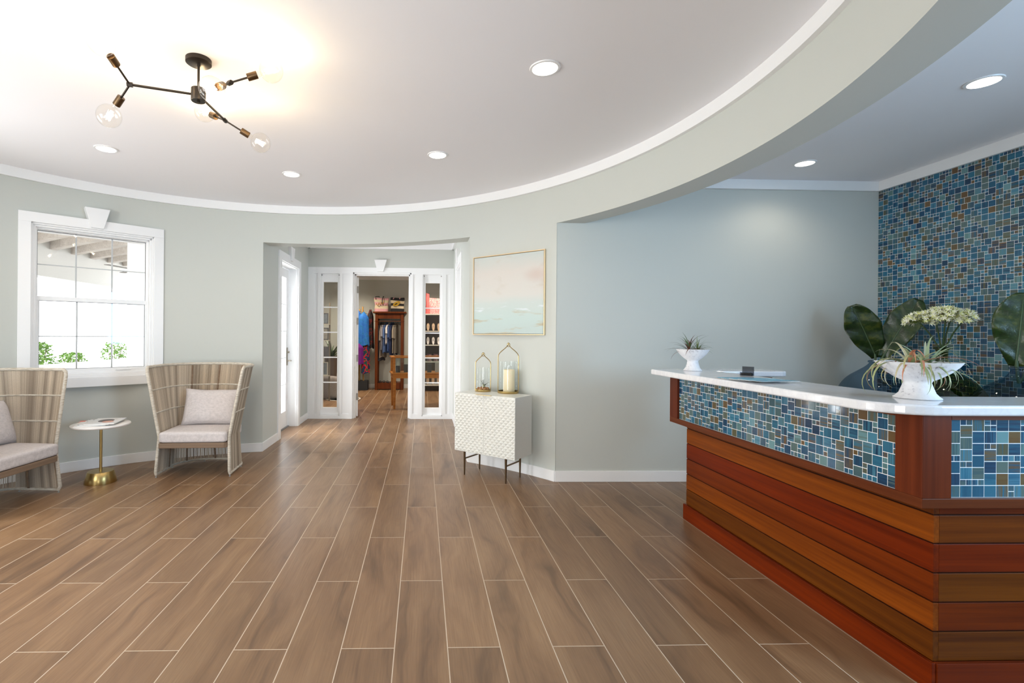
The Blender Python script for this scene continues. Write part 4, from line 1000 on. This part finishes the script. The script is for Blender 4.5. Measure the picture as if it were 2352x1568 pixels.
def big_leaf(label, base, tip, width, neck, facing, curl=0.02, seed=1):
    t = thing('paddle_leaf', label, 'leaf', base, 0, 'large paddle leaves in the demijohns')
    B = Vector((0, 0, 0)); T = Vector(tip) - Vector(base); up = T.normalized(); fc = Vector(facing); side = up.cross(fc).normalized(); nrm = side.cross(up).normalized(); L = T.length
    def fn(u, v):
        x = v * 2 - 1; w = width * (sin(pi * min(1, u ** 1.3 * 0.94 + 0.03))) ** 0.6
        ctr = up * (u * L) + nrm * (-0.10 * L * (u - 0.5) ** 2)
        p = ctr + side * (x * w) + nrm * (0.18 * w * abs(x) + 0.012 * sin(u * 19 + seed + 2 * x) * abs(x)) ; return p
    b = MB(); b.grid(fn, 30, 14); o = b.build('blade', m_leaf, t, smooth=True); so = o.modifiers.new('solid', 'SOLIDIFY'); so.thickness = 0.0015
    b = MB(); b.tube([fn(u / 10, 0.5) - nrm * 0.002 + nrm * 0.0045 for u in range(0, 10)], [0.005 * (1 - k / 11) + 0.0006 for k in range(10)], 6); b.build('midrib', m_stem, t, smooth=True)
    b = MB(); K = Vector(neck) - Vector(base); b.tube([K, K * 0.5 + Vector((0, 0, 0)), B + up * 0.03], [0.008, 0.008, 0.007], 8); b.build('stem', m_stem, t, smooth=True)
fac = (-1, -0.9, 0.05)
big_leaf('large dark green paddle leaf leaning left in front of the pale wall', (3.50, 3.685, 1.055), (3.335, 3.72, 1.46), 0.112, (3.482, 3.68, 0.95), (-0.6, -1, 0.1), seed=1)
big_leaf('large dark green paddle leaf leaning right in front of the mosaic wall', (3.515, 3.655, 1.055), (3.70, 3.56, 1.50), 0.102, (3.482, 3.68, 0.95), (-1, -0.8, 0.2), seed=3)
big_leaf('large dark green paddle leaf at the right edge of the photo', (3.43, 2.74, 1.05), (3.47, 2.735, 1.475), 0.115, (3.45, 2.74, 0.95), (-1, -1.0, 0.05), seed=6)
big_leaf('paddle leaf behind the one at the right edge, mostly out of frame', (3.47, 2.70, 1.05), (3.58, 2.60, 1.44), 0.09, (3.452, 2.742, 0.95), (-1, -0.5, 0.05), seed=8)
t_ = NT('petal'); at = t_.n('ShaderNodeAttribute'); at.attribute_name = 'ca'; t_.l(at.outputs['Color'], t_.b.inputs['Base Color']); t_.b.inputs['Roughness'].default_value = 0.6; m_petal = t_.m
def umbel(label, neck, top, R, seed):
    q = random.Random(seed); T = thing('flower_stem', label, 'flower', neck, 0, 'white flower stems in the olive demijohn')
    tp = Vector(top) - Vector(neck)
    b = MB(); b.tube([(0, 0, -0.14), (0, 0, 0), tp * 0.5 + Vector((0, 0, 0.015)), tp], 0.0045, 7); b.build('stem', m_green, T, smooth=True)
    b = MB()
    for i in range(96):
        a = q.uniform(0, 2 * pi); el = q.uniform(-0.05, 1.45); d = Vector((cos(a) * cos(el), sin(a) * cos(el), sin(el) * 0.85)); r = R * q.uniform(0.75, 1.02)
        c = tp + d * r; d2 = (d + Vector((q.gauss(0, .25), q.gauss(0, .25), q.gauss(0, .2)))).normalized()
        o1 = d2.orthogonal().normalized(); o2 = d2.cross(o1)
        b.col = tuple(rgb(120, 140, 60)[:3]); b.tube([tp + d * r * 0.25, c], 0.0008, 3, cap=False)
        for k in range(6):
            aa = k * pi / 3 + q.uniform(-.2, .2); s_ = (o1 * cos(aa) + o2 * sin(aa)); w_ = d2.cross(s_) * 0.0046; l_ = 0.027 * q.uniform(.8, 1.1)
            b.col = tuple(q.choice([rgb(250, 250, 236), rgb(236, 240, 196), rgb(246, 246, 220), rgb(224, 226, 150)])[:3])
            m_ = c + (d2 * 0.75 + s_ * 0.5) * l_ * 0.55; e_ = c + (d2 * 0.75 + s_ * 0.85) * l_
            b.quad(c, m_ + w_, e_, m_ - w_)
        b.col = tuple(rgb(214, 196, 80)[:3]); b.tube([c, c + d2 * 0.012], 0.0008, 3, cap=False)
    b.build('blossom', m_petal, T)
NK = Vector((3.50, 3.21, 1.145))
for k, (dx, dy, dz, R, lb) in enumerate(((-0.115, 0.10, 0.165, 0.084, 'white flower head at the left end of the bouquet'), (-0.045, 0.015, 0.19, 0.084, 'white flower head left of centre in the bouquet'), (0.01, -0.04, 0.195, 0.086, 'white flower head in the centre of the bouquet'), (0.07, -0.03, 0.188, 0.084, 'white flower head right of centre in the bouquet'), (0.135, -0.085, 0.178, 0.082, 'white flower head at the right end of the bouquet'))):
    nk = NK + Vector((dx * 0.1, dy * 0.1, 0.0)); umbel(lb, nk, NK + Vector((dx * 0.66 - 0.01, dy * 0.66, dz)), R * 0.92, 40 + k)

# ------------------------------------------------------------------ shop interior
m_ward = wood('shop_mahogany', rgb(78, 38, 20), rgb(110, 58, 30), 'Z', rough=0.4)
m_oak = wood('honey_oak', rgb(150, 92, 40), rgb(186, 124, 64), 'X', rough=0.4)
wd = thing('wardrobe', 'open brown wooden garment rack cabinet against the shop wall', 'wardrobe', (-0.727, 10.78, 0))
for x in (-0.31, 0.25):
    b = MB(); b.box(x, x + 0.06, 0, 0.06, 0, 1.68); b.build('post', m_ward, wd, bevel=0.003)
    b = MB(); b.box(x, x + 0.06, 0.34, 0.39, 0, 1.68); b.build('post', m_ward, wd)
    for (z_a, z_b) in ((0.02, 0.16), (1.56, 1.68)): b = MB(); b.box(x + 0.015, x + 0.045, 0.06, 0.34, z_a, z_b); b.build('side_rail', m_ward, wd)
b = MB(); b.box(-0.25, 0.25, 0.01, 0.05, 1.56, 1.68); b.build('top_rail', m_ward, wd)
b = MB(); b.box(-0.25, 0.25, 0.01, 0.05, 0.02, 0.15); b.build('bottom_rail', m_ward, wd)
b = MB(); b.box(-0.36, 0.37, -0.03, 0.40, 1.68, 1.715); b.build('cornice', m_ward, wd, bevel=0.004)
b = MB(); b.box(-0.25, 0.25, 0.02, 0.37, 0.135, 0.155); b.build('shelf', m_ward, wd)
b = MB(); b.tube([(-0.25, 0.18, 1.52), (0.25, 0.18, 1.52)], 0.01, 10); b.build('hanging_rail', plain('steel_rail', rgb(180, 180, 182), 0.3, 0.9), wd, smooth=True)
b = MB(); b.box(-0.33, 0.33, -0.008, 0.0, 1.50, 1.51); b.build('moulding', m_ward, wd)
def garment(name, label, cat, loc, w, d, h, col, rz=0, group=None, fold=5, seed=1, pattern=None, sleeve=True, mat=None, hook=True):
    q = random.Random(seed); t = thing(name, label, cat, loc, rz, group)
    mt = mat or plain('cloth', col, 0.85, noise=0.12, nscale=18)
    N = 40
    def fn(u, v):
        a = u * 2 * pi; z = -h * v
        sh = min(1, 0.25 + v * 5) if v < 0.15 else 1.0; sh = sh * (0.92 + 0.12 * v)
        fo = 1 + 0.14 * v * sin(fold * a + seed + 2 * v)
        x = w / 2 * sh * cos(a) * fo; y = d / 2 * min(1, 0.3 + v * 4) * sin(a) * (1 + 0.3 * v * sin(fold * a * 1.0 + seed * 2))
        drop = 0.10 * w * 4 * abs(cos(a)) ** 1.5 * max(0, 1 - v * 4) * 0.6
        return (x, y, z - drop * 0.4 + (0.015 * sin(3 * a + seed) if v > 0.95 else 0))
    b = MB(); b.grid(fn, N, 16)
    b.build('cloth', mt, t, smooth=True)
    if sleeve:
        for sg in (-1, 1):
            b = MB(); b.tube([(sg * w * 0.34, 0, -0.07), (sg * w * 0.46, 0.0, -h * 0.28), (sg * w * 0.5, -0.01, -h * 0.52)], [0.018, 0.021, 0.023], 10); b.build('sleeve', mt, t, smooth=True)
    if hook:
        b = MB(); b.tube([(0, 0, -0.02), (0, 0, 0.02), (0, 0.012, 0.035), (0, 0.02, 0.025)], 0.002, 5); b.tube([(-w * .4, 0, -0.05), (0, 0, -0.015), (w * .4, 0, -0.05)], 0.004, 5); b.build('hanger', m_black, t)
    return t
shirts = [(-0.92, 0.78, rgb(60, 62, 74), 'dark navy shirt at the left end of the wardrobe rail'), (-0.88, 0.72, rgb(138, 130, 122), 'grey taupe long-sleeved shirt, second from the left on the wardrobe rail'), (-0.83, 0.56, rgb(150, 148, 158), 'light grey shirt left of the blue ones on the wardrobe rail'), (-0.79, 0.62, rgb(84, 110, 160), 'mid-blue shirt left of the white one on the wardrobe rail'), (-0.74, 0.44, rgb(226, 222, 222), 'short white shirt in the middle of the wardrobe rail'), (-0.69, 0.60, rgb(60, 86, 140), 'blue shirt right of the white one on the wardrobe rail'), (-0.65, 0.66, rgb(40, 52, 90), 'dark blue shirt near the right end of the wardrobe rail'), (-0.60, 0.62, rgb(150, 140, 126), 'beige-grey shirt, second from right on the wardrobe rail'), (-0.55, 0.64, rgb(112, 106, 98), 'brown-grey shirt at the right end of the wardrobe rail')]
for k, (x, h, c, lb) in enumerate(shirts):
    garment('hanging_shirt', lb, 'shirt', (x, 10.96, 1.485), 0.30, 0.034, h * 1.08, c, radians(62 + 3 * sin(k * 2)), 'shirts in the wardrobe', seed=k)
for k in range(5):
    x = -0.93 + 0.085 * k; t = thing('sandal', '%s black sandal in the row at the bottom of the wardrobe' % ORD[5][k], 'sandal', (x, 10.86 + 0.03 * (k % 2), 0.1555), 0.3 * (k % 3 - 1), 'black sandals in the wardrobe')
    b = MB(); b.prism([(0.03 * cos(a) * (1 + .15 * sin(a)), 0.075 * sin(a)) for a in [2 * pi * i / 16 for i in range(16)]], 0, 0.012); b.build('sole', m_black, t)
    b = MB(); b.tube([(-0.028, 0.0, 0.01), (-0.015, 0.02, 0.035), (0.015, 0.02, 0.035), (0.028, 0.0, 0.01)], 0.006, 6); b.build('strap', m_black, t)
# tote bags
def tote(label, loc, w, d, h, bands, rz=0, fla=0.12, logo=None, strap=None, mat=None):
    t = thing('tote_bag', label, 'tote bag', loc, rz, None)
    mats = [plain('tote_cloth', c, 0.8, noise=0.06) for c in {tuple(c) for _, c in bands}]; keys = [tuple(c) for c in {tuple(c) for _, c in bands}]
    if mat: mats = [mat]
    b = MB(); prev = 0
    for (f1, c) in bands:
        n = 4
        for k in range(n):
            fa, fb = prev + (f1 - prev) * k / n, prev + (f1 - prev) * (k + 1) / n
            ring = []
            for f in (fa, fb):
                ww = w / 2 * (1 + fla * f); dd = d / 2 * (1 - 0.45 * f)
                ring.append([(ww * sgx(a) + 0.006 * sin(9 * f + a), dd * sgy(a) + 0.008 * sin(5 * f + 2 * a), h * f + (0.012 * sin(2 * a) * f)) for a in [2 * pi * i / 28 for i in range(28)]])
            base = len(b.v); b.v += ring[0] + ring[1]; b.mat = 0 if mat else keys.index(tuple(c))
            for i in range(28): j = (i + 1) % 28; b.face([base + i, base + j, base + 28 + j, base + 28 + i])
        prev = f1
    b.v_bottom = None
    b.build('bag_body', mats, t, smooth=True, merge=True)
    b = MB(); b.prism([(w / 2 * sgx(a) * .99, d / 2 * sgy(a) * .99) for a in [2 * pi * i / 28 for i in range(28)]], 0.001, 0.006); b.build('bag_bottom', mats[0], t)
    if logo: 
        for P_, m_ in logo: b = MB(); b.tube(P_, 0.007, 6); b.build('gold_print', m_, t, smooth=True)
    if strap:
        for (P_, m_) in strap: b = MB(); b.tube(P_, 0.009, 6); b.build('strap', m_, t, smooth=True)
    return t
def sgx(a): c = cos(a); return (abs(c) ** 0.55) * (1 if c >= 0 else -1)
def sgy(a): c = sin(a); return (abs(c) ** 0.55) * (1 if c >= 0 else -1)
m_gold = plain('gold_foil', rgb(232, 190, 70), 0.25, 0.9)
pk, crm, bk = rgb(214, 160, 168), rgb(214, 200, 172), rgb(30, 30, 36)
yfr = -0.105
sq = []
# looping gold script lettering on the pink bag
lp = [(-0.115 + 0.0105 * k + 0.012 * cos(k * 1.3), yfr - 0.012, 0.155 + 0.028 * sin(k * 1.3) + 0.003 * k) for k in range(16)]
tote('pink and cream striped tote bag with gold script lettering on the wardrobe', (-0.915, 10.93, 1.7155), 0.29, 0.18, 0.30, [(0.22, pk), (0.46, crm), (0.68, pk), (0.88, crm), (1.0, pk)], 0.05, 0.1, [(lp, m_gold)],
     [([(-0.12, -0.06, 0.27), (-0.13, -0.055, 0.33), (-0.05, -0.055, 0.335), (-0.04, -0.06, 0.32)], plain('strap_black', bk, 0.7)), ([(0.02, -0.098, 0.15), (0.02, -0.09, 0.26), (0.04, -0.06, 0.335), (0.055, -0.05, 0.335)], plain('strap_black', bk, 0.7))])
lips = [[(-0.01 + 0.075 * cos(a), yfr - 0.008, 0.175 + 0.042 * sin(a) + 0.03 * cos(a)) for a in [2 * pi * i / 24 for i in range(25)]], [(-0.01 + 0.045 * cos(a), yfr - 0.010, 0.175 + 0.020 * sin(a) + 0.018 * cos(a)) for a in [2 * pi * i / 24 for i in range(25)]], [(-0.01 + 0.06 * cos(a), yfr - 0.010, 0.175 + 0.031 * sin(a) + 0.024 * cos(a)) for a in [2 * pi * i / 24 for i in range(25)]]]
pkm = plain('strap_pink', pk, 0.7)
tote('black and cream striped tote bag with gold lips print on the wardrobe', (-0.56, 10.93, 1.7155), 0.28, 0.18, 0.31, [(0.24, bk), (0.42, crm), (0.60, bk), (0.80, crm), (1.0, bk)], -0.04, 0.1, [(l_, m_gold) for l_ in lips],
     [([(-0.09, -0.062, 0.28), (-0.07, -0.055, 0.32)], pkm), ([(0.05, -0.062, 0.28), (0.06, -0.055, 0.32)], pkm)])
# colourful dresses on a stand, seen beside the open door leaf
st = thing('garment_stand', 'black planter box with three upright wooden posts that carries the dresses', 'clothes stand', (-1.38, 10.84, 0))
b = MB(); b.box(-0.19, 0.19, -0.14, 0.14, 0, 0.20); b.build('planter_box', plain('charcoal_box', rgb(46, 50, 56), 0.6), st, bevel=0.004)
for k, x in enumerate((-0.13, 0.0, 0.09)):
    b = MB(); b.tube([(x, 0, 0.2), (x * 0.7, 0, 1.72 + 0.05 * k)], 0.018, 10); b.build('post', plain('bamboo', rgb(190, 150, 90), 0.6), st, smooth=True)
def patt(name, cols, sc=9):
    t = NT(name); f = t.noise(t.coord(), sc, 2, 0.6); n = len(cols); stops = []
    for i, c in enumerate(cols): stops.append((0.32 + 0.36 * i / n, c))
    r_ = t.n('ShaderNodeValToRGB'); r_.color_ramp.interpolation = 'CONSTANT'; e_ = r_.color_ramp.elements
    while len(e_) < n: e_.new(0.5)
    for el, (p, c) in zip(e_, stops): el.position = p; el.color = c
    t.l(f, r_.inputs[0]); t.l(r_.outputs[0], t.b.inputs['Base Color']); t.b.inputs['Roughness'].default_value = 0.7; return t.m
dr = [(-1.40, 10.68, 1.74, 0.95, rgb(40, 110, 200), None, 'long bright blue dress nearest the open shop door leaf'), (-1.27, 10.62, 1.70, 0.72, rgb(44, 130, 200), patt('blue_print', [rgb(34, 108, 200), rgb(40, 120, 205), rgb(34, 116, 180)]), 'turquoise-edged blue blouse on the dress stand'),
      (-1.36, 10.52, 1.02, 0.45, rgb(110, 20, 130), None, 'purple skirt hanging under the blue dress'), (-1.23, 10.72, 1.05, 0.68, rgb(30, 50, 90), patt('floral_print', [rgb(24, 60, 90), rgb(20, 50, 90), rgb(200, 30, 50), rgb(30, 90, 60), rgb(24, 40, 90)], 7), 'dark blue dress with red flowers low on the stand'),
      (-1.15, 10.86, 1.77, 0.86, rgb(30, 24, 30), patt('dark_print', [rgb(24, 20, 26), rgb(34, 26, 30), rgb(100, 30, 34)], 12), 'black patterned dress at the right side of the stand'), (-1.46, 10.60, 1.0, 0.62, rgb(190, 30, 60), None, 'red and pink dress behind the door leaf edge')]
for k, (x, y, z, h, c, m_, lb) in enumerate(dr):
    garment('hanging_dress', lb, 'dress', (x, y, z), 0.24, 0.12, h, c, radians(20 * k), 'dresses on the stand', fold=6, seed=k + 3, sleeve=False, mat=m_, hook=(z > 1.5))
# display case table
dt = thing('display_table', 'honey-coloured wooden display case table with glass sides in the shop', 'display case', (-0.475, 7.98, 0), radians(8))
for (x, y) in ((0, 0), (0.86, 0), (0, 0.42), (0.86, 0.42)):
    b = MB(); n0 = len(b.v)
    for (z, h_l) in ((0, 0.016), (0.50, 0.026)): b.v += [(x + 0.03 + sx * h_l, y + 0.03 + sy * h_l, z) for sx, sy in ((-1, -1), (1, -1), (1, 1), (-1, 1))]
    for q in ((3, 2, 1, 0), (4, 5, 6, 7), (0, 1, 5, 4), (1, 2, 6, 5), (2, 3, 7, 6), (3, 0, 4, 7)): b.face(q)
    b.build('leg', m_oak, dt, bevel=0.003)
b = MB(); b.box(0.0, 0.92, 0, 0.02, 0.50, 0.565); b.box(0, 0.02, 0.02, 0.48, 0.50, 0.565); b.box(0.90, 0.92, 0.02, 0.48, 0.50, 0.565); b.box(0, 0.92, 0.46, 0.48, 0.50, 0.565); b.build('apron', m_oak, dt)
b = MB(); b.box(-0.02, 0.94, -0.02, 0.50, 0.565, 0.585); b.build('deck', m_oak, dt, bevel=0.003)
for (x, y) in ((0, 0), (0.88, 0), (0, 0.44), (0.88, 0.44)): b = MB(); b.box(x, x + 0.04, y, y + 0.04, 0.585, 0.83); b.build('corner_post', m_oak, dt)
b = MB(); b.box(-0.02, 0.94, -0.02, 0.04, 0.83, 0.85); b.box(-0.02, 0.04, 0.04, 0.5, 0.83, 0.85); b.box(0.88, 0.94, 0.04, 0.5, 0.83, 0.85); b.box(0.04, 0.88, 0.44, 0.5, 0.83, 0.85); b.build('top_frame', m_oak, dt, bevel=0.003)
b = MB()
for P in (((0.04, 0.02), (0.88, 0.02)), ((0.02, 0.04), (0.02, 0.44)), ((0.90, 0.04), (0.90, 0.44)), ((0.04, 0.46), (0.88, 0.46))):
    (xa, ya), (xb, yb) = P; b.quad((xa, ya, 0.585), (xb, yb, 0.585), (xb, yb, 0.83), (xa, ya, 0.83))
b.quad((0.04, 0.04, 0.845), (0.88, 0.04, 0.845), (0.88, 0.44, 0.845), (0.04, 0.44, 0.845)); b.build('glass_panel', thin_glass('case_glass', (0.8, 0.86, 0.84, 1), 1.2), dt)
for k in range(6):
    x = -0.40 + 0.13 * k; t = tag(MB().box(-0.035, 0.035, -0.025, 0.025, 0, 0.11 + 0.02 * (k % 3)).build('jewellery_box', plain('velvet_%s' % 'abcdef'[k], (rgb(30, 32, 36), rgb(60, 62, 66), rgb(180, 176, 170))[k % 3], 0.7)), '%s small jewellery display block inside the glass display case' % ORD[6][k], 'display block', 'blocks in the display case')
    t.location = (x, 8.15 + 0.04 * (k % 2) + 0.018 * k, 0.5855)
# white shelf unit behind the right sidelight
su = thing('shelf_unit', 'dark-sided shelf unit with pale shelves behind the right sidelight', 'shelf', (0.30, 10.55, 0))
m_shelf = plain('pale_shelf', rgb(214, 212, 206), 0.5)
for x in (-0.27, 0.42): 
    b = MB(); b.box(x, x + 0.03, 0, 0.35, 0, 1.66); b.build('side_panel', plain('grey_side', rgb(120, 116, 112), 0.6), su)
for z in (0.12, 0.62, 0.98, 1.28, 1.645):
    b = MB(); b.box(-0.24, 0.42, 0, 0.35, z, z + 0.02); b.build('shelf_board', m_shelf, su)
b = MB(); b.box(-0.24, 0.42, 0.335, 0.35, 0, 1.64); b.build('back_panel', plain('taupe_back', rgb(108, 98, 92), 0.7), su)
m_ikat = patt('ikat_print', [rgb(196, 90, 100), rgb(214, 180, 176), rgb(180, 70, 84), rgb(220, 196, 190), rgb(190, 84, 96)], 34)
tote('large red and white patterned tote bag on top of the shelf unit', (0.32, 10.72, 1.6655), 0.40, 0.22, 0.34, [(1.0, pk)], 0, 0.05, mat=m_ikat)
tote('coral red bag leaning left of the patterned tote on the shelf unit', (0.105, 10.70, 1.6655), 0.10, 0.16, 0.44, [(1.0, rgb(206, 92, 92))], 0, -0.3)
m_ff = plain('sandal_tan', rgb(190, 160, 130), 0.5); m_ff2 = plain('sandal_silver', rgb(196, 190, 190), 0.35, 0.4)
for (z, n, m_) in ((1.3005, 5, m_ff), (1.0005, 4, m_ff2), (0.1405, 5, m_ff)):
    for k in range(n):
        t = thing('flip_flop_pair', '%s pair of pale flip-flops on the %s shelf of the shelf unit' % (ORD[n][k], {1.3005: 'upper', 1.0005: 'middle', 0.1405: 'lowest'}[z]), 'flip-flops', (0.12 + 0.115 * k, 10.62, z), 0, 'flip-flops on the %s shelf' % {1.3005: 'upper', 1.0005: 'middle', 0.1405: 'lowest'}[z])
        b = MB(); RM = Matrix.Rotation(radians(75), 4, 'X')
        hh = 0.085
        b.v += []; pl = [(0.03 * cos(a) * (1 + .2 * sin(a)), hh * sin(a) + hh) for a in [2 * pi * i / 16 for i in range(16)]]
        n0 = len(b.v); b.v += [tuple(RM @ Vector((x, y, 0))) for x, y in pl] + [tuple(RM @ Vector((x, y, 0.012))) for x, y in pl]
        b.face([n0 + i for i in reversed(range(16))]); b.face([n0 + 16 + i for i in range(16)])
        for i in range(16): j = (i + 1) % 16; b.face([n0 + i, n0 + j, n0 + 16 + j, n0 + 16 + i])
        b.build('sole', m_, t)
        b = MB(); b.tube([RM @ Vector(p) for p in ((-0.026, 0.06, 0.01), (0, 0.12, 0.03), (0.026, 0.06, 0.01))], 0.004, 5); b.build('strap', m_ff2, t)
for k in range(3):
    o = tag(MB().box(-0.045, 0.045, -0.05, 0.05, 0, 0.16).build('gift_box', patt('gift_print_%s' % 'abc'[k], [rgb(110, 60, 76), rgb(90, 70, 80), rgb(150, 120, 120)], 25)), '%s small dark patterned box on the fourth shelf of the shelf unit' % ORD[3][k], 'box', 'patterned boxes on the shelf unit'); o.location = (0.15 + 0.14 * k, 10.66, 0.6405)
# things behind the left sidelight
pf = thing('picture_stand', 'tall grey stand of stacked picture frames behind the left sidelight', 'display stand', (-1.83, 8.95, 0))
b = MB(); b.box(0.135, 0.16, 0, 0.025, 0, 1.78); b.box(-0.16, -0.135, 0, 0.025, 0, 1.78); b.build('post', plain('stand_grey', rgb(120, 112, 100), 0.6), pf)
for z in (0.45, 0.78, 1.09, 1.38): b = MB(); b.box(-0.16, 0.16, -0.06, 0.03, z, z + 0.015); b.build('ledge', plain('stand_pale', rgb(180, 176, 164), 0.6), pf)
q = random.Random(8)
for r_i, z in enumerate((0.4655, 0.7955, 1.1055, 1.3955)):
    for k in range(2):
        w_, h_2 = q.uniform(0.10, 0.14), q.uniform(0.17, 0.27); t = thing('framed_picture', '%s small framed picture on the %s ledge of the stand behind the left sidelight' % (ORD[2][k], ('lowest', 'second', 'third', 'top')[r_i]), 'picture frame', (-1.90 + 0.145 * k, 8.93, z), 0, 'framed pictures on the %s ledge' % ('lowest', 'second', 'third', 'top')[r_i])
        b = MB()
        for Q_ in ((-w_ / 2, w_ / 2, 0, .015), (-w_ / 2, w_ / 2, h_2 - .015, h_2), (-w_ / 2, -w_ / 2 + .015, .015, h_2 - .015), (w_ / 2 - .015, w_ / 2, .015, h_2 - .015)): b.box(Q_[0], Q_[1], -0.01, 0.005, Q_[2], Q_[3])
        b.build('frame', plain('frame_tone_%s' % 'abcd'[(k + r_i) % 4], (rgb(70, 68, 72), rgb(190, 186, 176), rgb(90, 86, 88), rgb(50, 50, 56))[(k + r_i) % 4], 0.5), t)
        b = MB(); b.box(-w_ / 2 + .015, w_ / 2 - .015, -0.004, 0.004, .015, h_2 - .015); b.build('picture', plain('photo_tone_%s' % 'abc'[(k * 2 + r_i) % 3], (rgb(84, 82, 86), rgb(150, 148, 142), rgb(110, 120, 130))[(k * 2 + r_i) % 3], 0.5, noise=0.3, nscale=20), t)
gp = thing('potted_plant', 'dark green leafy plant in a tall grey pot behind the left sidelight', 'plant', (-1.80, 9.75, 0))
b = MB(); b.lathe([(0, 0), (0.09, 0), (0.12, 0.5), (0.13, 0.78), (0.115, 0.78), (0.1, 0.7), (0, 0.7)], 24); b.build('pot', plain('grey_pot', rgb(90, 74, 66), 0.6), gp, smooth=True)
b = MB(); q = random.Random(2)
for i in range(60):
    a = q.uniform(0, 2 * pi); l_ = q.uniform(0.3, 0.62); e_ = q.uniform(0.7, 1.45); p = Vector((0, 0, 0.7)); prev = None; w_ = 0.014
    for k in range(7):
        d = Vector((cos(a) * cos(e_), sin(a) * cos(e_), sin(e_))); sd = Vector((-sin(a), cos(a), 0)) * w_ * sin(pi * (k + 0.6) / 7.4)
        cur = (p + sd, p - sd)
        if prev: b.quad(prev[0], cur[0], cur[1], prev[1])
        prev = cur; p = p + d * l_ / 7; e_ -= 0.16
b.build('foliage', m_green, gp)
cb = thing('woven_ottoman', 'grey knitted ottoman on the shop floor behind the left sidelight', 'ottoman', (-1.75, 9.30, 0))
b = MB(); b.rbox(0.17, 0.15, 0.2, 0.05, 5, 0.02, Matrix.Translation((0, 0, 0.205)), wob=0.004); b.build('cushion', plain('grey_knit', rgb(150, 142, 140), 0.9, noise=0.2, nscale=60, bump=0.5), cb, smooth=True, merge=True)
t = thing('round_rug', 'round pale and brown woven rug on the shop floor beyond the doorway', 'rug', (-1.47, 9.25, 0.001))
for k, (r0, r1, c) in enumerate(((0, 0.10, rgb(214, 204, 190)), (0.10, 0.19, rgb(150, 128, 112)), (0.19, 0.26, rgb(222, 214, 204)), (0.26, 0.29, rgb(150, 124, 108)), (0.29, 0.32, rgb(220, 212, 204)))):
    b = MB(); b.lathe([(r0, 0.0), (r1, 0.0), (r1, 0.008), (r0, 0.008)] if r0 else [(0, 0), (r1, 0), (r1, 0.008), (0, 0.008)], 48); b.build('rug_ring', plain('rug_tone_%s' % 'abcde'[k], c, 0.95, noise=0.1, nscale=80), t)
for (x, y, lb) in ((-1.5, 8.3, 'added downlight in the unseen shop ceiling, front left'), (0.5, 8.3, 'added downlight in the unseen shop ceiling, front right'), (-1.5, 10.1, 'added downlight in the unseen shop ceiling, back left'), (0.3, 10.1, 'added downlight in the unseen shop ceiling, back right')):
    downlight(x, y, lb, 230)  # fixtures added out of view to light the shop interior
